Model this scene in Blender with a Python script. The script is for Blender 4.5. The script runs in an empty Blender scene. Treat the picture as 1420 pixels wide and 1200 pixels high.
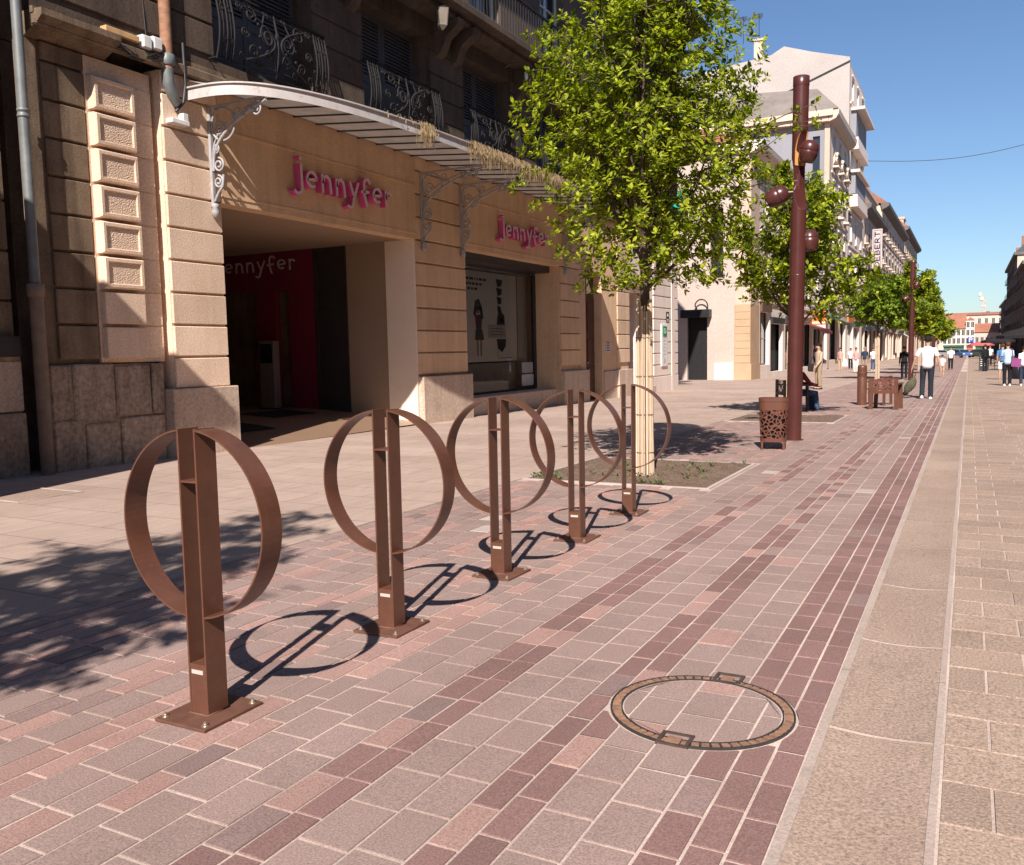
import bpy, bmesh, math, random
from mathutils import Vector, Matrix, noise
random.seed(7)
SC = bpy.context.scene
COL = SC.collection
PI = math.pi
SLOPE = -0.0074
def g(y): return SLOPE*y            # the street falls gently away from the camera
WLOC = {}

# ------------------------------------------------------------------ mesh builder
class MB:
    def __init__(s): s.v=[]; s.f=[]; s.m=[]; s.sm=[]
    def face(s, pts, m=0, sm=False):
        n=len(s.v); s.v.extend([tuple(p) for p in pts]); s.f.append(tuple(range(n,n+len(pts)))); s.m.append(m); s.sm.append(sm)
    def grid(s, rows, m=0, sm=True, cu=False, cv=False):
        n=len(s.v); R=len(rows); K=len(rows[0])
        for r in rows: s.v.extend([tuple(p) for p in r])
        for i in range(R if cv else R-1):
            for j in range(K if cu else K-1):
                a=n+i*K+j; b=n+i*K+(j+1)%K; c=n+((i+1)%R)*K+(j+1)%K; d=n+((i+1)%R)*K+j
                s.f.append((a,b,c,d)); s.m.append(m); s.sm.append(sm)
    def box(s, x0,x1,y0,y1,z0,z1, m=0, ch=0.0, skip=''):
        if x0>x1: x0,x1=x1,x0
        if y0>y1: y0,y1=y1,y0
        if z0>z1: z0,z1=z1,z0
        P=lambda a,b,c:(a,b,c)
        q={'-x':[P(x0,y1,z0),P(x0,y0,z0),P(x0,y0,z1),P(x0,y1,z1)],'+x':[P(x1,y0,z0),P(x1,y1,z0),P(x1,y1,z1),P(x1,y0,z1)],
           '-y':[P(x0,y0,z0),P(x1,y0,z0),P(x1,y0,z1),P(x0,y0,z1)],'+y':[P(x1,y1,z0),P(x0,y1,z0),P(x0,y1,z1),P(x1,y1,z1)],
           '-z':[P(x0,y1,z0),P(x1,y1,z0),P(x1,y0,z0),P(x0,y0,z0)],'+z':[P(x0,y0,z1),P(x1,y0,z1),P(x1,y1,z1),P(x0,y1,z1)]}
        if ch<=0:
            for k,a in q.items():
                if k not in skip.split(): s.face(a,m)
            return
        c=ch  # chamfered box
        xs,ys,zs=(x0,x1),(y0,y1),(z0,z1)
        bm=bmesh.new()
        vs=[]
        for x in (0,1):
            for y in (0,1):
                for z in (0,1): vs.append(bm.verts.new((xs[x],ys[y],zs[z])))
        for f in ((0,1,3,2),(4,6,7,5),(0,4,5,1),(2,3,7,6),(0,2,6,4),(1,5,7,3)): bm.faces.new([vs[i] for i in f])
        bm.normal_update()
        bmesh.ops.bevel(bm, geom=list(bm.edges), offset=c, segments=1, profile=0.5, affect='EDGES')
        n=len(s.v); bm.verts.index_update()
        s.v.extend([tuple(v.co) for v in bm.verts])
        for f in bm.faces: s.f.append(tuple(n+v.index for v in f.verts)); s.m.append(m); s.sm.append(False)
        bm.free()
    def prism(s, pts, vec, m=0, caps=True):
        a=[Vector(p) for p in pts]; vec=Vector(vec); b=[p+vec for p in a]; n=len(a)
        for i in range(n):
            j=(i+1)%n; s.face([a[i],a[j],b[j],b[i]],m)
        if caps: s.face(list(reversed(a)),m); s.face(b,m)
    def tube(s, path, r, n=6, m=0, sm=True, cap=True, flat=None):
        path=[Vector(p) for p in path]; rows=[]; K=len(path)
        up=Vector((0,0,1)); prev=None
        for i,p in enumerate(path):
            t=(path[min(i+1,K-1)]-path[max(i-1,0)])
            if t.length<1e-9: t=Vector((0,0,1))
            t.normalize()
            if prev is None:
                a=up if abs(t.z)<0.9 else Vector((1,0,0))
                u=t.cross(a).normalized()
            else:
                u=(prev-t*prev.dot(t))
                u = u.normalized() if u.length>1e-6 else t.orthogonal().normalized()
            prev=u; w=t.cross(u)
            rr=r[i] if isinstance(r,(list,tuple)) else r
            rows.append([p+(u*math.cos(2*PI*k/n)+w*math.sin(2*PI*k/n))*rr for k in range(n)])
        s.grid(rows,m,sm,cu=True)
        if cap:
            s.face(list(reversed(rows[0])),m); s.face(rows[-1],m)
    def lathe(s, prof, c=(0,0,0), n=24, m=0, sm=True, axis=None):
        c=Vector(c); M=Matrix.Identity(3)
        if axis is not None: M=Vector((0,0,1)).rotation_difference(Vector(axis)).to_matrix()
        rows=[[c+M@Vector((r*math.cos(2*PI*k/n),r*math.sin(2*PI*k/n),z)) for k in range(n)] for r,z in prof]
        s.grid(rows,m,sm,cu=True)
    def ell(s, c, r, n=12, k=8, m=0, M=None):
        c=Vector(c); rows=[]
        for i in range(k+1):
            a=-PI/2+PI*i/k; row=[]
            for j in range(n):
                b=2*PI*j/n; p=Vector((r[0]*math.cos(a)*math.cos(b),r[1]*math.cos(a)*math.sin(b),r[2]*math.sin(a)))
                if M is not None: p=M@p
                row.append(c+p)
            rows.append(row)
        s.grid(rows,m,True,cu=True)
    def build(s, name, mats, parent=None, loc=None):
        """mesh coordinates are given in world space when the parent has a world location recorded"""
        off=Vector((0,0,0))
        if parent is not None: off=WLOC.get(parent.name,Vector((0,0,0)))
        elif loc is not None: off=Vector(loc)
        me=bpy.data.meshes.new(name)
        me.from_pydata([tuple(Vector(v)-off) for v in s.v],[],s.f)
        if not isinstance(mats,(list,tuple)): mats=[mats]
        for mt in mats: me.materials.append(mt)
        me.polygons.foreach_set('material_index',s.m)
        me.polygons.foreach_set('use_smooth',s.sm)
        me.update()
        o=bpy.data.objects.new(name,me); COL.objects.link(o)
        if parent is not None:
            o.parent=parent; WLOC[o.name]=off
        else:
            o.location=off; WLOC[o.name]=off
        return o

def tag(o,label=None,cat=None,group=None,kind=None):
    if label: o['label']=label
    if cat: o['category']=cat
    if group: o['group']=group
    if kind: o['kind']=kind
    return o
def thing(name,label,cat,loc=(0,0,0),group=None,rz=0):
    o=bpy.data.objects.new(name,None); COL.objects.link(o); o.location=loc; o.rotation_euler=(0,0,rz); o.empty_display_size=.2
    WLOC[o.name]=Vector(loc)
    return tag(o,label,cat,group)
def copy_tree(o,parent=None):
    c=o.copy(); COL.objects.link(c)
    if parent is not None: c.parent=parent
    for ch in list(o.children): copy_tree(ch,c)
    return c

# ------------------------------------------------------------------ materials
def newmat(name):
    m=bpy.data.materials.new(name); m.use_nodes=True
    nt=m.node_tree; b=nt.nodes['Principled BSDF']; return m,nt,b
def N(nt,t,**k):
    n=nt.nodes.new(t)
    for a,v in k.items(): setattr(n,a,v)
    return n
def mix(nt,fac,a,b,mode='MIX'):
    n=N(nt,'ShaderNodeMix',data_type='RGBA',blend_type=mode)
    for s,v in ((0,fac),(6,a),(7,b)):
        if isinstance(v,bpy.types.NodeSocket): nt.links.new(v,n.inputs[s])
        elif s==0: n.inputs[s].default_value=v
        else: n.inputs[s].default_value=(v[0],v[1],v[2],1)
    return n.outputs[2]
def ramp(nt,src,p0,p1,c0=(0,0,0),c1=(1,1,1)):
    n=N(nt,'ShaderNodeValToRGB'); e=n.color_ramp.elements
    e[0].position=p0; e[1].position=p1; e[0].color=(*c0,1); e[1].color=(*c1,1)
    nt.links.new(src,n.inputs[0]); return n.outputs[0]
def noise_n(nt,vec,scale,detail=4,rough=.6):
    n=N(nt,'ShaderNodeTexNoise'); n.inputs['Scale'].default_value=scale; n.inputs['Detail'].default_value=detail; n.inputs['Roughness'].default_value=rough
    if vec is not None: nt.links.new(vec,n.inputs['Vector'])
    return n.outputs['Fac']
def coords(nt,scale=(1,1,1)):
    gnode=N(nt,'ShaderNodeNewGeometry')      # world position: marks stay put on the surface
    mp=N(nt,'ShaderNodeMapping'); mp.inputs['Scale'].default_value=scale
    nt.links.new(gnode.outputs['Position'],mp.inputs['Vector']); return mp.outputs[0]
def ocoords(nt,scale=(1,1,1)):
    t=N(nt,'ShaderNodeTexCoord'); mp=N(nt,'ShaderNodeMapping'); mp.inputs['Scale'].default_value=scale
    nt.links.new(t.outputs['Object'],mp.inputs['Vector']); return mp.outputs[0]
def bump(nt,b,h,strength=.3,dist=.01):
    n=N(nt,'ShaderNodeBump'); n.inputs['Strength'].default_value=strength; n.inputs['Distance'].default_value=dist
    nt.links.new(h,n.inputs['Height']); nt.links.new(n.outputs[0],b.inputs['Normal'])
def dark(c,k): return tuple(x*k for x in c)
def stone(name,c,c2=None,rough=.85,sc=1.5,fine=60,bmp=.25,stain=.35,grain=.25,rnd=0,stainc=None,obj=False,bd=.01,spots=False,wear=0,streak=0):
    """mottled mineral surface: broad tone patches, fine grain, irregular stains"""
    m,nt,b=newmat(name); v=(ocoords if obj else coords)(nt)
    c2=c2 or dark(c,.72)
    f=ramp(nt,noise_n(nt,v,sc,6),.35,.68)
    col=mix(nt,f,c,c2)
    gr=noise_n(nt,v,fine,3,.7)
    col=mix(nt,grain,col,ramp(nt,gr,.3,.7,(.25,.25,.25),(1.6,1.6,1.6)),'MULTIPLY')
    if stain>0:
        st=ramp(nt,noise_n(nt,v,sc*2.3,8,.7),.56,.72)
        sm=N(nt,'ShaderNodeMath',operation='MULTIPLY'); nt.links.new(st,sm.inputs[0]); sm.inputs[1].default_value=stain
        col=mix(nt,sm.outputs[0],col,stainc or dark(c,.42))
    if wear>0:
        wv=coords(nt,(1.0,.45,1)); wn=ramp(nt,noise_n(nt,wv,.55,9,.72),.40,.66,(1,1,1),(1-wear,1-wear*1.02,1-wear*1.05)); col=mix(nt,1.0,col,wn,'MULTIPLY')
        sc2=ramp(nt,noise_n(nt,coords(nt,(9,.5,1)),2.2,4,.6),.62,.75,(1,1,1),(1-wear*.6,)*3); col=mix(nt,1.0,col,sc2,'MULTIPLY')
    if streak>0:
        kv=coords(nt,(2.6,2.6,.22)); kn=ramp(nt,noise_n(nt,kv,1.6,7,.68),.44,.70,(1,1,1),(1-streak,1-streak*1.06,1-streak*1.12)); col=mix(nt,1.0,col,kn,'MULTIPLY')
    if spots:
        vo=N(nt,'ShaderNodeTexVoronoi'); vo.inputs['Scale'].default_value=2.1; nt.links.new(v,vo.inputs['Vector'])
        nz=noise_n(nt,v,25,2); ad=N(nt,'ShaderNodeMath',operation='MULTIPLY_ADD'); nt.links.new(nz,ad.inputs[0]); ad.inputs[1].default_value=.05; nt.links.new(vo.outputs['Distance'],ad.inputs[2])
        sp=ramp(nt,ad.outputs[0],.048,.062,(1,1,1),(0,0,0)); rv=ramp(nt,vo.outputs['Color'],.45,.55); ml=N(nt,'ShaderNodeMath',operation='MULTIPLY'); nt.links.new(sp,ml.inputs[0]); nt.links.new(rv,ml.inputs[1])
        m2=N(nt,'ShaderNodeMath',operation='MULTIPLY'); nt.links.new(ml.outputs[0],m2.inputs[0]); m2.inputs[1].default_value=.7
        col=mix(nt,m2.outputs[0],col,(.09,.075,.068))
    if rnd>0:
        gi=N(nt,'ShaderNodeNewGeometry')
        rr=ramp(nt,gi.outputs['Random Per Island'],0,1,(1-rnd,)*3,(1+rnd*.7,)*3)
        col=mix(nt,1.0,col,rr,'MULTIPLY')
    nt.links.new(col,b.inputs['Base Color']); b.inputs['Roughness'].default_value=rough; b.inputs['Specular IOR Level'].default_value=.25
    if bmp>0: bump(nt,b,gr,bmp,bd)
    return m
def paint(name,c,rough=.45,metal=0,var=.12,spec=.5,sc=6,dirt=None,dirtamt=.0):
    m,nt,b=newmat(name); v=ocoords(nt)
    f=noise_n(nt,v,sc,5)
    col=mix(nt,ramp(nt,f,.3,.7),dark(c,1-var),tuple(min(1,x*(1+var)) for x in c))
    if dirt:
        st=ramp(nt,noise_n(nt,v,sc*3,8,.75),.55,.75); sm=N(nt,'ShaderNodeMath',operation='MULTIPLY'); nt.links.new(st,sm.inputs[0]); sm.inputs[1].default_value=dirtamt
        col=mix(nt,sm.outputs[0],col,dirt)
    nt.links.new(col,b.inputs['Base Color'])
    rr=N(nt,'ShaderNodeMapRange'); nt.links.new(f,rr.inputs[0]); rr.inputs[3].default_value=max(.02,rough-.12); rr.inputs[4].default_value=min(1,rough+.12)
    nt.links.new(rr.outputs[0],b.inputs['Roughness']); b.inputs['Metallic'].default_value=metal; b.inputs['Specular IOR Level'].default_value=spec
    return m
def glass(name,c=(.02,.025,.03),rough=.06):
    m,nt,b=newmat(name); b.inputs['Base Color'].default_value=(*c,1); b.inputs['Roughness'].default_value=rough; b.inputs['Specular IOR Level'].default_value=.8
    v=ocoords(nt); bump(nt,b,noise_n(nt,v,1.3,2),.05,.02); return m

# ground stones
M_GREY=stone('grey_porphyry',(.325,.228,.200),(.29,.20,.175),fine=140,grain=.5,stain=.25,sc=.9,rnd=.08,bmp=.35,bd=.004,spots=True,wear=.13)
M_RED =stone('red_porphyry',(.25,.145,.130),(.22,.125,.112),fine=140,grain=.5,stain=.15,sc=.9,rnd=.12,bmp=.35,bd=.004,spots=True,wear=.13)
M_PINK=stone('pink_porphyry',(.40,.248,.212),(.35,.208,.176),fine=140,grain=.5,stain=.2,sc=.9,rnd=.11,bmp=.35,bd=.004,spots=True,wear=.13)
M_PLUM=stone('plum_porphyry',(.27,.185,.167),(.235,.157,.141),fine=140,grain=.5,stain=.15,sc=.9,rnd=.11,bmp=.35,bd=.004,wear=.13)
M_PALE=stone('pale_porphyry',(.45,.37,.33),(.40,.32,.29),fine=140,grain=.4,stain=.2,sc=.9,rnd=.08,bmp=.3,bd=.004)
M_MORT=stone('mortar',(.66,.53,.455),(.52,.40,.34),fine=90,grain=.3,stain=.25,sc=1.4,wear=.45)
M_ROAD=stone('road_granite',(.385,.278,.217),(.335,.237,.182),fine=95,grain=.7,stain=.25,sc=.8,rnd=.12,bmp=.4,bd=.004,spots=True,wear=.13)
M_CHAN=stone('channel_granite',(.39,.282,.222),(.335,.236,.183),fine=90,grain=.65,stain=.3,sc=.7,rnd=.08,bmp=.45,bd=.005,wear=.13)
M_JOINT=stone('joint_stone',(.42,.33,.285),(.36,.28,.235),fine=80,grain=.3)
M_GROUND=stone('far_ground',(.36,.27,.23),(.31,.23,.20),fine=4,sc=.05)
def mk_sidewalk():
    m,nt,b=newmat('sidewalk_concrete'); v=coords(nt)
    c=mix(nt,ramp(nt,noise_n(nt,v,.5,6),.35,.65),(.44,.325,.268),(.36,.262,.215))
    v2=coords(nt,(9,.9,1)); c=mix(nt,.35,c,ramp(nt,noise_n(nt,v2,3.0,5,.7),.3,.7,(.55,.55,.55),(1.3,1.3,1.3)),'MULTIPLY')
    gr=noise_n(nt,v,110,3,.7); c=mix(nt,.35,c,ramp(nt,gr,.3,.7,(.5,.5,.5),(1.35,1.35,1.35)),'MULTIPLY')
    st=ramp(nt,noise_n(nt,v,1.1,8,.75),.57,.72); sm=N(nt,'ShaderNodeMath',operation='MULTIPLY'); nt.links.new(st,sm.inputs[0]); sm.inputs[1].default_value=.35
    c=mix(nt,sm.outputs[0],c,(.27,.2,.165))
    br=N(nt,'ShaderNodeTexBrick'); br.offset=.5; br.inputs['Scale'].default_value=1; br.inputs['Mortar Size'].default_value=.010; br.inputs['Brick Width'].default_value=1.1; br.inputs['Row Height'].default_value=.55
    br.inputs['Color1'].default_value=(1.04,1.04,1.04,1); br.inputs['Color2'].default_value=(.93,.93,.93,1); br.inputs['Mortar'].default_value=(.62,.60,.58,1); br.inputs['Mortar Smooth'].default_value=.4
    nt.links.new(v,br.inputs['Vector']); c=mix(nt,1.0,c,br.outputs['Color'],'MULTIPLY')
    nt.links.new(c,b.inputs['Base Color']); b.inputs['Roughness'].default_value=.9; b.inputs['Specular IOR Level'].default_value=.2
    bump(nt,b,gr,.3,.004); return m
M_SIDE=mk_sidewalk()
M_SOIL=stone('soil',(.17,.108,.076),(.235,.165,.12),fine=45,sc=9,grain=.8,bmp=1.0,bd=.03,stain=.6,stainc=(.2,.15,.11))
M_GRASSB=paint('weed_green',(.085,.10,.03),.7,var=.4,sc=30)
# street metal
M_RUST=paint('brown_coated_steel',(.112,.046,.028),.36,var=.16,spec=.45,sc=9,dirt=(.19,.10,.07),dirtamt=.4)
M_PLATE=paint('brown_base_plate',(.125,.056,.038),.6,var=.2,spec=.35,sc=11,dirt=(.2,.12,.09),dirtamt=.4)
M_LAMP=paint('dark_brown_lacquer',(.072,.021,.018),.3,var=.1,spec=.5,sc=3)
M_ORANGE=paint('orange_lacquer',(.62,.30,.10),.5,var=.1)
M_BOLT=paint('zinc_bolt',(.5,.42,.34),.35,metal=.8)
M_REFL=paint('reflective_tape',(.50,.43,.38),.4)
M_LUG=paint('dark_lug_iron',(.06,.038,.03),.7,var=.3,sc=30)
M_CASTIRON=paint('rusty_cast_iron',(.25,.135,.085),.7,var=.35,sc=30,dirt=(.06,.035,.025),dirtamt=.6)
M_DARKIRON=paint('dark_iron',(.035,.03,.03),.5,var=.2)
M_BLACK=paint('black_void',(.006,.005,.006),.8)
SUN_E=5.0; SKY_E=.06; EXPO=.76
# ------------------------------------------------------------------ ground
PITS=[(-4.53,-2.37,8.93,11.2),(-4.5,-2.33,18.2,20.35),(-4.9,-2.8,45.0,47.2)]
MH=(-.905,3.30,.357)   # manhole centre and radius
def in_pit(x,y,e=.0):
    return any(a-e<x<b+e and c-e<y<d+e for a,b,c,d in PITS)
def sheet(name,x0,x1,y0,y1,dz,mat,holes=False):
    mb=MB()
    if not holes:
        mb.face([(x0,y0,g(y0)+dz),(x1,y0,g(y0)+dz),(x1,y1,g(y1)+dz),(x0,y1,g(y1)+dz)])
    o=mb.build(name,mat); return tag(o,kind='structure')
mb=MB(); mb.face([(-600,-80,g(-80)-.06),(600,-80,g(-80)-.06),(600,1500,g(1500)-.06),(-600,1500,g(1500)-.06)])
tag(mb.build('ground',M_GROUND),kind='structure')
sheet('sidewalk',-17,-4.56,-30,62,0.0,M_SIDE)
sheet('sidewalk',-17,-4.56,62,330,0.0,M_SIDE)
# --- banded stone paving, every stone laid in its mortar bed
XB=-.468
mb=MB(); mb.face([(-4.56,-12,g(-12)-.004),(XB,-12,g(-12)-.004),(XB,62,g(62)-.004),(-4.56,62,g(62)-.004)])
tag(mb.build('paving_bed',M_MORT),kind='structure')
widths=[('R',.104),('R',.108),('R',.118),('G',.173),('G',.171),('R',.113),('R',.111),('G',.171),('G',.186),('R',.108),('R',.124),('G',.175),('G',.19),('P',.12),('P',.135),('G',.175),('P',.105),('P',.12),('G',.18)]
x=XB; rows=[]
for k,w in widths: rows.append((x-w,x,k)); x-=w
pat=[('P',.12),('P',.12),('G',.178),('G',.18),('P',.118),('P',.122),('G',.18)]
i=0
while x>-4.50:
    k,w=pat[i%len(pat)]; i+=1
    if x-w<-4.56: w=x+4.56
    rows.append((x-w,x,k)); x-=w
rng=random.Random(3)
mb=MB()
def stone_quad(mb,x0,x1,y0,y1,mi,jz,bev=.0018,base=-.006):
    b=bev
    t=[(x0+b,y0+b),(x1-b,y0+b),(x1-b,y1-b),(x0+b,y1-b)]; o=[(x0,y0),(x1,y0),(x1,y1),(x0,y1)]
    n=len(mb.v)
    tilt=[rng.uniform(-.0009,.0009) for _ in range(4)]
    mb.v.extend([(p[0],p[1],g(p[1])+jz+tilt[q]) for q,p in enumerate(t)]); mb.v.extend([(p[0],p[1],g(p[1])+base) for p in o])
    fs=[(0,1,2,3)]+[(4+q,4+(q+1)%4,(q+1)%4,q) for q in range(4)]
    for f in fs: mb.f.append(tuple(n+q for q in f)); mb.m.append(mi); mb.sm.append(False)
# stones cut to the ring of the manhole: clipped polygons inside and outside the frame
def clip_circle(x0,x1,y0,y1,R,inside,n=12):
    pts=[]
    for a,b in (((x0,y0),(x1,y0)),((x1,y0),(x1,y1)),((x1,y1),(x0,y1)),((x0,y1),(x0,y0))):
        for q in range(n):
            t=q/n; pts.append((a[0]+(b[0]-a[0])*t,a[1]+(b[1]-a[1])*t))
    out=[]
    for px,py in pts:
        dx,dy=px-MH[0],py-MH[1]; d=math.hypot(dx,dy)+1e-9
        if (d>R)==inside: px,py=MH[0]+dx/d*R,MH[1]+dy/d*R
        out.append((px,py))
    return out
def area(p): return .5*sum(p[i][0]*p[(i+1)%len(p)][1]-p[(i+1)%len(p)][0]*p[i][1] for i in range(len(p)))
def near_far(q): return (math.hypot(max(q[0]-MH[0],0,MH[0]-q[1]),max(q[2]-MH[1],0,MH[1]-q[3])),max(math.hypot(a-MH[0],b-MH[1]) for a in q[:2] for b in q[2:]))
cov=MB()
MATI={'G':0,'R':1,'P':2,'L':3,'W':4}
for ri,(x0,x1,k) in enumerate(rows):
    y=-2.0+rng.uniform(0,.25); jt=.0046
    while y<62:
        L=.25 if k!='P' else rng.choice((.25,.25,.26,.24))
        if ri>30: L*=rng.choice((1,1,1.3,.9))
        cx,cy=(x0+x1)/2,y+L/2
        ok=not in_pit(cx,cy,.06)
        q=(x0+jt,x1-jt,y+jt,y+L-jt); dmin,dmax=near_far(q)
        if ok:
            kk=k; r=rng.random()
            if k=='P': kk='P' if r<.55 else ('L' if r<.67 else 'G')
            elif k=='R':
                far=ri>3
                kk='R' if r<(.93 if ri<3 else .80) else ('P' if r<.93 else 'L')
                q2=rng.random()
                if ri>2 and cy>6 and q2<.12+.02*cy: kk='P' if q2<.05 else 'G'
                if ri<=2 and cy>12 and q2<.012*(cy-12)+.05: kk='G'
            else:
                kk='G' if r<.972 else ('W' if r<.982 else ('P' if r<.995 else 'L'))
            if dmin>MH[2]+.01: stone_quad(mb,x0+jt,x1-jt,y+jt,y+L-jt,MATI[kk],rng.uniform(-.0012,.0012))
            else:
                if dmax>MH[2]+.03:
                    p=clip_circle(*q,MH[2]+.011,False)
                    if area(p)>.0006: mb.face([(a,b,g(b)) for a,b in p],MATI[kk])
                if dmin<MH[2]-.07:
                    p=clip_circle(*q,MH[2]-.054,True)
                    if area(p)>.0006: cov.face([(a,b,g(b)+.002) for a,b in p],MATI['G' if rng.random()<.8 else 'P'])
        y+=L
PAVM=[M_GREY,M_RED,M_PINK,M_PLUM,M_PALE]
tag(mb.build('paving',PAVM),kind='structure')
sheet('paving',-4.56,XB,62,330,-.004,M_GREY)
# --- manhole
mh=thing('manhole_cover','round stone-filled manhole cover with rusty toothed iron ring, in the red paving','manhole',(MH[0],MH[1],g(MH[1])))
cov.build('stone_inlay',PAVM,mh)
mb=MB(); mb.lathe([(.0,-.001),(MH[2]-.04,-.001)],(MH[0],MH[1],g(MH[1])),64,0,False); mb.build('mortar_bed',M_MORT,mh)
mb=MB()
R1,R0=MH[2],MH[2]-.048
for k in range(58):
    a0=2*PI*k/58; a1=2*PI*(k+.74)/58
    def P(r,a,z): return (MH[0]+r*math.cos(a),MH[1]+r*math.sin(a),g(MH[1]+r*math.sin(a))+z)
    i0,i1=R0+.008,R1-.008
    mb.face([P(i0,a0,.005),P(i1,a0,.005),P(i1,a1,.005),P(i0,a1,.005)][::-1] if False else [P(i0,a0,.005),P(i1,a0,.005),P(i1,a1,.005),P(i0,a1,.005)])
    mb.face([P(i1,a0,.005),P(i0,a0,.005),P(i0,a0,-.004),P(i1,a0,-.004)]); mb.face([P(i0,a1,.005),P(i1,a1,.005),P(i1,a1,-.004),P(i0,a1,-.004)])
mb.build('toothed_ring',M_CASTIRON,mh)
mb=MB()
for r0,r1 in ((R0,R0+.0055),(R1-.0055,R1)):
    rowsr=[[(MH[0]+r*math.cos(2*PI*k/72),MH[1]+r*math.sin(2*PI*k/72),g(MH[1]+r*math.sin(2*PI*k/72))+z) for k in range(72)] for r,z in ((r0,-.006),(r0,.006),(r1,.006),(r1,-.006))]
    mb.grid(rowsr,0,False,cu=True)
rowsr=[[(MH[0]+r*math.cos(2*PI*k/72),MH[1]+r*math.sin(2*PI*k/72),g(MH[1]+r*math.sin(2*PI*k/72))-.003) for k in range(72)] for r in (R0,R1)]
mb.grid(rowsr,0,False,cu=True)
mb.build('ring_edge',M_DARKIRON,mh)
for (lx,ly,w) in ((-.885,3.665,1),(-.915,2.985,-1)):
    mb=MB(); z=g(ly)
    mb.box(lx-.060,lx+.060,ly-.052,ly-.04,z-.01,z+.008); mb.box(lx-.060,lx+.060,ly+.04,ly+.052,z-.01,z+.008)
    mb.box(lx-.060,lx-.046,ly-.04,ly+.04,z-.01,z+.008); mb.box(lx+.046,lx+.060,ly-.04,ly+.04,z-.01,z+.008)
    mb.box(lx-.046,lx+.046,ly-.04,ly+.04,z-.01,z-.002); mb.box(lx-.03,lx+.022,ly-.038,ly+.02,z-.002,z+.0065,1,.002)
    mb.build('lifting_lug',[M_LUG,M_CASTIRON],mh)
# --- drainage channel: dished granite slabs between two joint strips
XL,XR=-.43,-.078
def dish(x):
    t=(x-XL)/(XR-XL); return -.011*math.sin(PI*min(1,max(0,t)))**1.1
mb=MB(); y=-2.3; rng2=random.Random(5)
while y<62:
    L=1.13; y0,y1=y+.011,y+L-.011; jz=rng2.uniform(0,.001)
    rr=[]
    for yy in (y0,y1): rr.append([(XL+(XR-XL)*k/10,yy,g(yy)+dish(XL+(XR-XL)*k/10)+jz) for k in range(11)])
    mb.grid(rr,0,True); y+=L
tag(mb.build('drainage_channel',M_CHAN),kind='structure')
mb=MB(); rr=[]
for yy in (-12,330): rr.append([(XL-.03+(XR-XL+.06)*k/12,yy,g(yy)+dish(XL-.03+(XR-XL+.06)*k/12)-.0012) for k in range(13)])
mb.grid(rr,0,True); tag(mb.build('channel_bed',M_MORT),kind='structure')
mb=MB()
for a,b in ((XB+.002,XL-.001),(XR+.001,-.052)):
    y=-12
    while y<330:
        L=2.0 if y<62 else 40; y1=y+L-.004; mb.face([(a,y,g(y)+.0015),(b,y,g(y)+.0015),(b,y1,g(y1)+.0015),(a,y1,g(y1)+.0015)]); mb.face([(a,y,g(y)-.04),(a,y,g(y)+.0015),(a,y1,g(y1)+.0015),(a,y1,g(y1)-.04)]); mb.face([(b,y1,g(y1)-.04),(b,y1,g(y1)+.0015),(b,y,g(y)+.0015),(b,y,g(y)-.04)]); y+=L
tag(mb.build('channel_edging',M_JOINT),kind='structure')
# --- carriageway of granite setts laid across the street
mb=MB(); mb.face([(-.05,-12,g(-12)-.004),(9,-12,g(-12)-.004),(9,62,g(62)-.004),(-.05,62,g(62)-.004)])
tag(mb.build('road_bed',M_MORT),kind='structure')
mb=MB(); y=-1.6; r3=random.Random(9); k=0
while y<62:
    L=.292; x=-.048; first=(.147 if k%2 else .30)
    while x<(3.0 if y<14 else 8.6):
        w=first if first else r3.choice((.36,.42,.48,.55)); first=None
        sv=rng; jt=.0045
        stone_quad(mb,x+jt,x+w-jt,y+jt,y+L-jt,0,r3.uniform(-.001,.001),.0018,-.006); x+=w
    y+=L; k+=1
tag(mb.build('road',M_ROAD),kind='structure')
sheet('road',-.05,9,62,330,-.003,M_ROAD)
sheet('sidewalk',9.01,16,-12,330,.01,M_SIDE)
# --- tree pits
def tree_pit(a,b,c,d,label):
    t=thing('tree_pit',label,'tree pit',((a+b)/2,(c+d)/2,g((c+d)/2)),'square tree pits in the paving')
    mb=MB(); n=34; rr=[]
    for i in range(n+1):
        yy=c+.035+(d-c-.07)*i/n; row=[]
        for j in range(n+1):
            xx=a+.035+(b-a-.07)*j/n; e=min(1,min(i,n-i,j,n-j)/3)
            row.append((xx,yy,g(yy)+.004+e*(.012+.030*noise.noise(Vector((xx*3,yy*3,1)))+.018*noise.noise(Vector((xx*17,yy*17,3))))))
        rr.append(row)
    mb.grid(rr,0,True); mb.build('soil',M_SOIL,t)
    mb=MB(); zz=g((c+d)/2)
    def strip(x0,x1,y0,y1):
        mb.face([(x0,y0,g(y0)+.006),(x1,y0,g(y0)+.006),(x1,y1,g(y1)+.006),(x0,y1,g(y1)+.006)])
        for p,q in (((x0,y0),(x1,y0)),((x1,y0),(x1,y1)),((x1,y1),(x0,y1)),((x0,y1),(x0,y0))):
            mb.face([(p[0],p[1],g(p[1])-.02),(q[0],q[1],g(q[1])-.02),(q[0],q[1],g(q[1])+.006),(p[0],p[1],g(p[1])+.006)])
    strip(a-.01,b+.01,c-.01,c+.033); strip(a-.01,b+.01,d-.033,d+.01); strip(a-.01,a+.033,c+.033,d-.033); strip(b-.033,b+.01,c+.033,d-.033)
    mb.build('edging',M_PALE,t)
    return t
tree_pit(*PITS[0],'square soil bed with sparse weeds round the nearest tree with a wrapped trunk')
tree_pit(*PITS[1],'square soil bed beyond the tall brown lamp post, under the second tree')
tree_pit(*PITS[2],'far square soil bed behind the brown armchair')
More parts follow.
